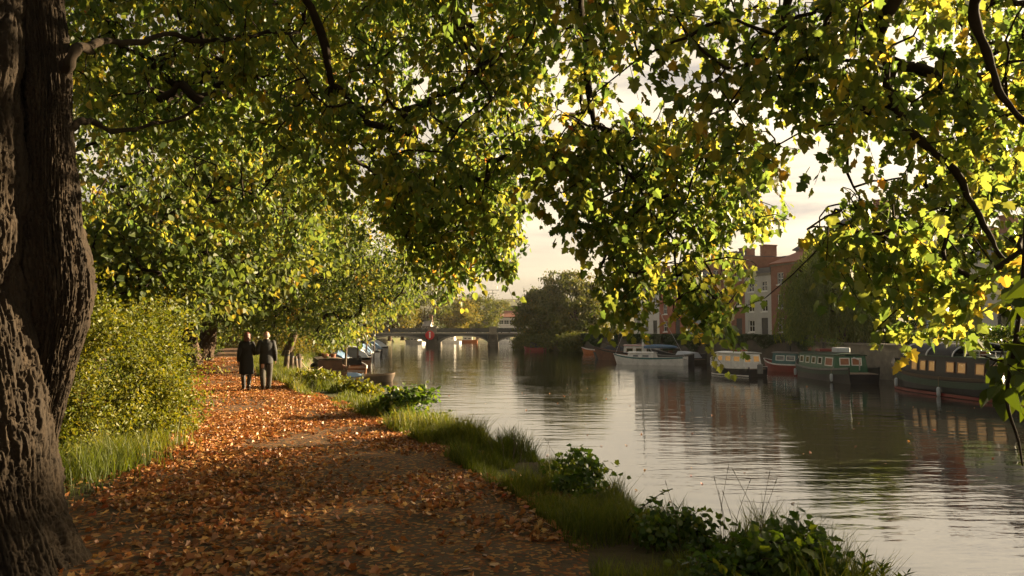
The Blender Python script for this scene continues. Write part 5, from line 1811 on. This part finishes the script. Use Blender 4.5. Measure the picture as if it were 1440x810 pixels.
for k, (px, d, m1, m2) in enumerate([(505, 70, 'hull_black', 'tarp_pale'), (511, 78, 'hull_grey', 'tarp_blue'), (517, 86, 'hull_white', 'tarp_pale'), (523, 95, 'hull_black', 'tarp_blue'), (529, 106, 'hull_grey', 'tarp_pale')]):
    b = Boat('covered_boat', far_lab[k], (bank_pt(px, d), d, 0), R(rng.uniform(5, 30)), 5.8, 2.0, .7, m1, LG, bow=.4, stern=.1, deck=.5)
    b.part('cover', MB().loft([[(-.95 * q, y, .72), (.95 * q, y, .72), (.5 * q, y, .72 + .5 * q), (0, y, .75 + .8 * q), (-.5 * q, y, .72 + .5 * q)] for y, q in ((-2.7, .7), (-1, 1), (.8, .95), (2.3, .25))]), m2)
    b.band('gunwale', 'hull_white', -.08, .03, .03)
for k, (px, d, m1, m2, lab) in enumerate([(478, 56, 'hull_grey', 'tarp_blue', 'boat under a blue ridge cover between the launch and the dark boat'), (500, 65, 'varnish', 'tarp_pale', 'varnished boat with a pale cover just ahead of the far left-bank row')]):
    b = Boat('covered_boat', lab, (bank_pt(px, d), d, 0), R(8 + 14 * k), 5.4, 1.9, .66, m1, LG, bow=.4, stern=.1, deck=.45)
    b.part('cover', MB().loft([[(-.9 * q, y, .68), (.9 * q, y, .68), (.45 * q, y, .68 + .55 * q), (0, y, .7 + .75 * q), (-.45 * q, y, .68 + .55 * q)] for y, q in ((-2.4, .7), (-1, 1), (.8, .95), (2.1, .25))]), m2)
    b.band('gunwale', 'hull_white', -.08, .03, .03)
for k, (px, d, h_) in enumerate([(486, 48, 1.9), (503, 58, 2.2), (515, 68, 2.4), (526, 80, 2.4)]):
    t = thing('mooring_pole', ['mooring pole standing in the water by the white and brown launch', 'mooring pole between the launch and the far covered boats', 'mooring pole in front of the far left-bank row', 'mooring pole at the middle of the far left-bank row'][k], 'pole', (bank_pt(px, d), d, 0), 0, 'mooring poles in the river')
    MB().tube([(0, 0, -.6), (.02, 0, h_ * .5), (.05, .02, h_)], [.075, .07, .065], 10).build('shaft', M['wood'], t, True, 40)
    MB().tube([(.05, .02, h_ - .12), (.05, .02, h_ + .02)], [.075, .075], 10).build('cap', M['hull_white'], t)
# boats glimpsed beneath the bridge
for k, (px, d, m1, lab) in enumerate([(583, 172, 'hull_white', 'white boat glimpsed under the left arch of the bridge'), (632, 178, 'hull_white', 'white boat glimpsed under the left half of the middle arch'), (656, 188, 'hull_orange', 'brown boat glimpsed under the right half of the middle arch'), (708, 176, 'hull_white', 'pale boat glimpsed under the right arch of the bridge')]):
    b = Boat('moored_boat', lab, (bank_pt(px, d), d, 0), R(60 + 15 * k), 5.2, 2.0, .6, m1, 'boats beyond the bridge', bow=.3, stern=.1, deck=.4)
    b.cabin('cabin', 'hull_white', -1.4, .9, .7, .43, 1.4, 'hull_white', .08, .05)
    b.windows([(-1.1, -.4), (-.1, .5)], .8, 1.15)

# mooring rope from the tall post to the rusty barge
a = np.array(rope_ends[3])
b = np.array(place(lb, (-.5, -3.0, .98)))
rt = thing('mooring_rope', 'slack rope from the tall dark post to the rusty barge', 'rope', a)
mid = (a + b) / 2 - [0, 0, .35]
MB().tube(spline([a - a, (a + mid) / 2 - a - [0, 0, .08], mid - a, (b + mid) / 2 - a - [0, 0, .06], b - a], 24), .018, 6).build('strand', M['rope'], rt, True)
MB().tube([(.14 * math.cos(q), .14 * math.sin(q), .01 * q) for q in np.linspace(0, 12.5, 40)], .02, 6).build('loop', M['rope'], rt, True)

# parked van behind the hedge
p = at(1286, 462, 56)
vt = thing('parked_van', 'pale blue van parked on the quay between the hedge and the houses', 'van', (p[0], 56, 1.95), R(12))
body = MB().loft([[(x, y0, .35), (x, 2.3, .35), (x, 2.3, .95), (x, 1.5, 1.15), (x, 1.0, 1.8), (x, -2.2, 1.85), (x, y0, .9)] for x, y0 in ((-.85, -2.25), (-.80, -2.3), (.80, -2.3), (.85, -2.25))])
M['van_blue'] = paint('pale blue car paint', (.35, .45, .50), .3)
body.build('body', M['van_blue'], vt)
for x in (-.86, .74):
    for y in (-1.5, 1.5):
        w_ = MB().loft([[(xx, y + .33 * math.cos(a_), .33 + .33 * math.sin(a_)) for a_ in np.linspace(0, 2 * math.pi, 17)[:-1]] for xx in (x, x + .12)]).build('wheel', M['black_paint'], vt)
        MB().loft([[(xx, y + .18 * math.cos(a_), .33 + .18 * math.sin(a_)) for a_ in np.linspace(0, 2 * math.pi, 13)[:-1]] for xx in (x - .005, x + .125)]).build('rim', M['alu'], w_)
for sg in (-1, 1):
    MB().box(sg * .855 - .006, sg * .855 + .006, -1.9, -.6, 1.15, 1.6).build('window', M['glass'], vt)
    MB().box(sg * .855 - .006, sg * .855 + .006, -.4, .8, 1.15, 1.6).build('window', M['glass'], vt)
MB().box(-.6, .6, -2.31, -2.29, 1.2, 1.6).build('rear_window', M['glass'], vt)

# fenders hanging at the boats' sides
def fender(label, b, y, side=-1, drop=.42):
    u_ = y / (b.L / 2)
    x = side * (b.w(u_) + .10)
    z = b.g(u_)
    t = thing('boat_fender', label, 'fender', place(b, (x, y, z)), 0, 'fenders hanging on the boats')
    MB().lathe((0, 0, -drop - .22), [(.02, -.2), (.07, -.16), (.085, -.05), (.085, .12), (.06, .2), (.02, .22)], 12).build('fender_body', M['tarp_pale'], t, True)
    MB().tube([(0, 0, -drop), (0, 0, 0), (-side * .12, 0, .03)], .012, 5).build('line', M['rope'], t)


fender('pale fender hanging near the bow of the big houseboat', hb, 3.6)
fender('pale fender hanging amidships on the big houseboat', hb, -.3)
fender('pale fender hanging near the stern of the green narrowboat', nb, -3.2, -1, .3)
fender('pale fender hanging near the bow of the green narrowboat', nb, 2.6, -1, .3)
# ================================================================== the walking couple
M['skin'] = surf('skin', (.42, .22, .15), (.36, .18, .12), rough=.5, scale=20)
M['black_cloth'] = surf('black wool', (.0035, .0035, .004), (.006, .006, .006), rough=.9, scale=30, bump=.003)
M['dark_jacket'] = surf('black jacket', (.004, .004, .0045), (.007, .007, .007), rough=.75, scale=25, bump=.003)
M['trousers'] = surf('grey brown trousers', (.05, .044, .034), (.034, .03, .025), rough=.9, scale=25, bump=.003)
M['tights'] = surf('dark tights', (.02, .018, .018), (.03, .026, .025), rough=.7, scale=25)
M['shoe'] = surf('dark leather', (.02, .016, .013), (.03, .024, .02), rough=.4, scale=15)
M['auburn'] = surf('dark auburn hair', (.11, .025, .012), (.06, .016, .01), rough=.5, scale=40, stretch=(3, 3, .4), bump=.004)
M['grey_hair'] = surf('short grey hair', (.30, .25, .21), (.22, .18, .15), rough=.7, scale=60, bump=.003)


def remeshed(mb, name, mat, parent, voxel, smooth=6):
    o = mb.build(name, mat, parent, True)
    m = o.modifiers.new('fuse', 'REMESH')
    m.mode = 'VOXEL'
    m.voxel_size = voxel
    m.use_smooth_shade = True
    s_ = o.modifiers.new('soften', 'SMOOTH')
    s_.factor = .5
    s_.iterations = smooth
    return o


def limb(mb, pts, rad, n=12):
    mb.tube(spline(pts, 3 * len(pts)), list(np.interp(np.linspace(0, len(pts) - 1, 3 * len(pts)), range(len(pts)), rad)), n)
    mb.ball(pts[-1], rad[-1] * 1.02, 10, 6)
    mb.ball(pts[0], rad[0] * 1.02, 10, 6)


def hand(mb, wrist, d, palm_n, side, size=.9):
    """palm, four curled fingers and a thumb; d points down the hand, palm_n out of the palm"""
    d, pn = unit(np.array(d, float)), unit(np.array(palm_n, float))
    w = unit(np.cross(d, pn)) * side          # towards the thumb
    c = np.array(wrist)
    k = size
    for i in range(5):                          # palm
        a = c + w * (.032 - .016 * i) * k
        limb(mb, [a + d * .0, a + d * .045 * k, a + d * .09 * k], [.017 * k, .016 * k, .013 * k], 8)
    for i, L in enumerate((.072, .08, .075, .06)):
        a = c + w * (.030 - .020 * i) * k + d * .09 * k
        b = a + (d * .92 + pn * .35) * L * .45 * k
        e = b + (d * .6 + pn * .8) * L * .33 * k
        f = e + (d * .15 + pn * .95) * L * .25 * k
        limb(mb, [a, b, e, f], [.0095 * k, .009 * k, .0085 * k, .007 * k], 8)
    a = c + w * .030 * k + d * .02 * k
    limb(mb, [a, a + (w * .8 + d * .6 + pn * .2) * .035 * k, a + (w * .75 + d * 1.6 + pn * .7) * .035 * k], [.013 * k, .011 * k, .008 * k], 8)


def head(mb, c, r=.098):
    x, y, z = c
    mb.ball((x, y - .012, z + .02), (r * .80, r * .98, r * 1.05), 18, 12)
    mb.ball((x, y + .028, z - .055), (r * .58, r * .62, r * .62), 14, 10)       # jaw
    mb.tube([(x, y + .075, z + .02), (x, y + .108, z - .022), (x, y + .088, z - .032)], [.009, .016, .010], 8)   # nose
    mb.ball((x, y + .082, z - .062), (.026, .012, .008), 10, 6)                  # mouth
    for s_ in (-1, 1):
        mb.ball((x + s_ * .032, y + .072, z + .012), (.016, .012, .010), 10, 6)  # eye
        mb.ball((x + s_ * r * .82, y - .005, z - .005), (.012, .024, .034), 10, 8)   # ear


def couple():
    py = 23.4
    for who in ('woman', 'man'):
        px, hgt = (346, 1.70) if who == 'woman' else (373, 1.73)
        xx = at(px, 550, py)[0]
        lab = {'woman': 'person in a knee-length black coat with auburn hair walking away arm in arm', 'man': 'person with a bare balding head, black jacket and grey-brown trousers walking away'}[who]
        t = thing('person', lab, 'person', (xx, py + (.05 if who == 'man' else 0), 1.045), R(17), 'couple walking along the path')
        k = hgt / 1.75
        P = lambda *a: tuple(v * k for v in a)
        sw = .165 if who == 'woman' else .195           # shoulder half width
        hw = .095
        sg = 1 if who == 'woman' else -1                # stride: which leg is behind
        # joints: +y is forward
        hipL, hipR = P(-hw, 0, .92), P(hw, 0, .92)
        kneeL, kneeR = P(-hw, .11 * sg + .04, .50), P(hw, -.07 * sg + .04, .49)
        ankL, ankR = P(-hw * .8, .24 * sg, .09 if sg > 0 else .20), P(hw * .8, -.24 * sg, .20 if sg > 0 else .09)
        shL, shR = P(-sw, 0, 1.43), P(sw, 0, 1.43)
        # arms: inner arms are linked, outer arms hang
        inner = 1 if who == 'woman' else -1
        arms = {}
        for s_ in (-1, 1):
            if s_ == inner:
                el = P(s_ * (sw + .07), -.05, 1.16)
                wr = P(s_ * (sw + .05), .16, 1.10)
            else:
                el = P(s_ * (sw + .05), -.05, 1.15)
                wr = P(s_ * (sw + .07), .05, .90)
            arms[s_] = (P(s_ * sw, 0, 1.43), el, wr)
        b = MB()
        head(b, P(0, .03, 1.625), .098)
        limb(b, [P(0, -.015, 1.40), P(0, 0, 1.50), P(0, .01, 1.58)], [.062, .056, .055])
        limb(b, [P(0, 0, .93), P(0, .01, 1.1), P(0, -.01, 1.3), P(0, -.01, 1.41)], [.13, .115, .13, .085])
        for h_, kn, an in ((hipL, kneeL, ankL), (hipR, kneeR, ankR)):
            limb(b, [h_, kn, an], [.082, .055, .038])
            limb(b, [an, (an[0], an[1] + .13 * k, max(.035, an[2] - .07))], [.038, .030])
        for s_, (a0, a1, a2) in arms.items():
            limb(b, [a0, a1, a2], [.052, .040, .028])
            if s_ == inner:
                hand(b, a2, (-s_ * .5, .8, 0), (0, 0, -1), s_ * -1)
            else:
                hand(b, a2, (0, .15, -1), (-s_, 0, 0), s_)
        remeshed(b, 'body', M['skin'], t, .0062, 3)
        # clothes
        def ell(z, rx, ry, y=0):
            return [(rx * k * math.cos(a), y * k + ry * k * math.sin(a), z * k) for a in np.linspace(0, 2 * math.pi, 25)[:-1]]
        c = MB()
        if who == 'woman':
            c.loft([ell(.50, .215, .19, .01), ell(.62, .215, .185, .01), ell(.80, .205, .165), ell(.95, .195, .15), ell(1.12, .165, .128), ell(1.28, .185, .135, -.01), ell(1.40, .185, .115, -.01), ell(1.47, .10, .085, -.005), ell(1.52, .075, .075)])
            sl = .072
        else:
            c.loft([ell(.80, .20, .15), ell(.92, .20, .15), ell(1.10, .19, .14), ell(1.28, .22, .145, -.01), ell(1.41, .215, .12, -.01), ell(1.47, .115, .09, -.005), ell(1.53, .08, .08)])
            sl = .078
        for s_, (a0, a1, a2) in arms.items():
            a2b = tuple(np.array(a1) + (np.array(a2) - np.array(a1)) * .97)
            limb(c, [(a0[0] * .93, a0[1], a0[2] - .01), a1, a2b], [sl * 1.05, sl * .86, sl * .68])
        remeshed(c, 'coat' if who == 'woman' else 'jacket', M['black_cloth' if who == 'woman' else 'dark_jacket'], t, .013, 5)
        for h_, kn, an in ((hipL, kneeL, ankL), (hipR, kneeR, ankR)):
            l_ = MB()
            if who == 'man':
                limb(l_, [h_, (h_[0], h_[1] + .01, h_[2] - .2), kn, ((kn[0] + an[0]) / 2, (kn[1] + an[1]) / 2 - .02, (kn[2] + an[2]) / 2), an], [.105, .10, .083, .078, .074])
                l_.build('trouser_leg', M['trousers'], t, True)
            else:
                limb(l_, [(kn[0], kn[1], kn[2] + .1), kn, ((kn[0] + an[0]) / 2, (kn[1] + an[1]) / 2 - .02, (kn[2] + an[2]) / 2), an], [.066, .062, .062, .048])
                l_.build('stocking', M['tights'], t, True)
            s_ = MB()
            tilt = max(0, an[2] - .1 * k)
            toe = (an[0], an[1] + .17 * k, max(.03, an[2] - .085 * k - tilt * .9))
            s_.tube([(an[0], an[1] - .05 * k, an[2] - .035), (an[0], an[1] + .02 * k, an[2] - .035), (an[0], an[1] + .10 * k, toe[2] + .018), toe], [.040, .055, .045, .026], 12)
            s_.tube([an, (an[0], an[1], an[2] + .06)], [.056, .058], 12)
            s_.build('shoe', M['shoe'], t, True)
        hd = MB()
        hc = P(0, .03, 1.625)
        if who == 'woman':
            hd.ball((hc[0], hc[1] - .028, hc[2] + .03), (.098, .108, .112), 18, 12)
            hd.ball((hc[0], hc[1] - .075, hc[2] - .05), (.088, .062, .11), 16, 10)
            hd.ball((hc[0] - .05, hc[1] - .05, hc[2] - .06), (.045, .06, .1), 12, 8)
            hd.ball((hc[0] + .05, hc[1] - .05, hc[2] - .06), (.045, .06, .1), 12, 8)
            remeshed(hd, 'hair', M['auburn'], t, .01, 3)
        else:
            for q in np.linspace(-2.6, -.54, 14):
                hd.ball((hc[0] + .080 * math.cos(q), hc[1] - .01 + .092 * math.sin(q), hc[2] - .015), (.016, .016, .042), 8, 6)
            remeshed(hd, 'hair', M['grey_hair'], t, .008, 3)


couple()
# ================================================================== air, light, sky, camera
m, nt, N, L = new_mat('haze')
out = N.new('ShaderNodeOutputMaterial')
pv = N.new('ShaderNodeVolumePrincipled')
pv.inputs['Color'].default_value = (.95, .90, .82, 1)
pv.inputs['Density'].default_value = .0001
pv.inputs['Anisotropy'].default_value = .3
L.new(pv.outputs[0], out.inputs['Volume'])
hz = MB().box(-740, 740, -75, 930, -3, 44).build('haze', m)
tag(hz, 'thin warm evening haze over the river', 'haze', kind='stuff')

sun = bpy.data.lights.new('sun', 'SUN')
sun.energy = 5.0
sun.angle = R(.6)
sun.color = (1.0, .77, .47)
so = bpy.data.objects.new('sun', sun)
COL.objects.link(so)
so.rotation_euler = Vector(SUN_DIR).to_track_quat('Z', 'Y').to_euler()

w = bpy.data.worlds.new('World')
scene.world = w
w.use_nodes = True
nt = w.node_tree
N, L = nt.nodes, nt.links
N.clear()
out = N.new('ShaderNodeOutputWorld')
bg = N.new('ShaderNodeBackground')
bg.inputs['Strength'].default_value = .05
L.new(bg.outputs[0], out.inputs[0])
sky = N.new('ShaderNodeTexSky')
sky.sky_type = 'NISHITA'
sky.sun_disc = False
sky.sun_elevation = SUN_EL
sky.sun_rotation = SUN_AZ
sky.air_density = 1.2
sky.dust_density = 3.0
tc = N.new('ShaderNodeTexCoord')
mp = N.new('ShaderNodeMapping')
mp.inputs['Scale'].default_value = (1.6, 1.6, 9)
L.new(tc.outputs['Generated'], mp.inputs[0])
nz = N.new('ShaderNodeTexNoise')
nz.inputs['Scale'].default_value = 2.2
nz.inputs['Detail'].default_value = 7
nz.inputs['Roughness'].default_value = .55
nz.inputs['Distortion'].default_value = .4
L.new(mp.outputs[0], nz.inputs['Vector'])
cloud = ramp(nt, [(.34, (1.75, 1.52, 1.32)), (.5, (3.2, 2.7, 2.0)), (.7, (4.2, 3.5, 2.5))], nz.outputs['Fac'])
# brighter towards the sun
dt = N.new('ShaderNodeVectorMath')
dt.operation = 'DOT_PRODUCT'
L.new(tc.outputs['Generated'], dt.inputs[0])
dt.inputs[1].default_value = SUN_DIR
mr = N.new('ShaderNodeMapRange')
mr.inputs['From Min'].default_value = -1
mr.inputs['From Max'].default_value = 1
L.new(dt.outputs['Value'], mr.inputs[0])
glow = ramp(nt, [(0, (.24, .24, .24)), (.5, (.29, .29, .29)), (.70, (.39, .39, .39)), (.86, (.48, .48, .48)), (1, (.66, .66, .66))], mr.outputs[0])
sep = N.new('ShaderNodeSeparateXYZ')
L.new(tc.outputs['Generated'], sep.inputs[0])
lift = ramp(nt, [(0, (.80, .80, .80)), (.05, (.88, .88, .88)), (.13, (1.4, 1.4, 1.4)), (.28, (1.45, 1.45, 1.45)), (.5, (.9, .9, .9)), (.9, (.4, .4, .4))], sep.outputs['Z'])
gl = N.new('ShaderNodeVectorMath')
gl.operation = 'MULTIPLY'
L.new(glow, gl.inputs[0])
L.new(lift, gl.inputs[1])
g2 = N.new('ShaderNodeVectorMath')
g2.operation = 'SCALE'
L.new(gl.outputs[0], g2.inputs[0])
g2.inputs['Scale'].default_value = 2.1
vm = N.new('ShaderNodeVectorMath')
vm.operation = 'MULTIPLY'
L.new(cloud, vm.inputs[0])
L.new(g2.outputs[0], vm.inputs[1])
# clouds thin out overhead
mr2 = N.new('ShaderNodeMapRange')
mr2.inputs['From Min'].default_value = .35
mr2.inputs['From Max'].default_value = .9
mr2.inputs['To Min'].default_value = .92
mr2.inputs['To Max'].default_value = .7
L.new(sep.outputs['Z'], mr2.inputs[0])
mx = N.new('ShaderNodeMix')
mx.data_type = 'RGBA'
L.new(mr2.outputs[0], mx.inputs[0])
L.new(sky.outputs[0], mx.inputs[6])
L.new(vm.outputs[0], mx.inputs[7])
L.new(mx.outputs[2], bg.inputs['Color'])

cam = bpy.data.cameras.new('camera')
cam.sensor_width = 36
cam.lens = 28
cam.clip_start = .05
cam.clip_end = 3000
co = bpy.data.objects.new('camera', cam)
COL.objects.link(co)
co.location = CAM
co.rotation_euler = (R(90) + PITCH, 0, 0)
scene.camera = co

vs = scene.view_settings
vs.view_transform = 'Standard'
vs.look = 'None'
vs.exposure = 2.5
vs.gamma = 1
vs.use_curve_mapping = False
cy = scene.cycles
cy.max_bounces = 9
cy.diffuse_bounces = 5
cy.glossy_bounces = 3
cy.transmission_bounces = 6
cy.volume_bounces = 0
cy.transparent_max_bounces = 8
cy.use_denoising = True
cy.denoiser = 'OPENIMAGEDENOISE'
cy.sample_clamp_indirect = 6
cy.use_adaptive_sampling = True
cy.adaptive_threshold = .02
cy.volume_max_steps = 64
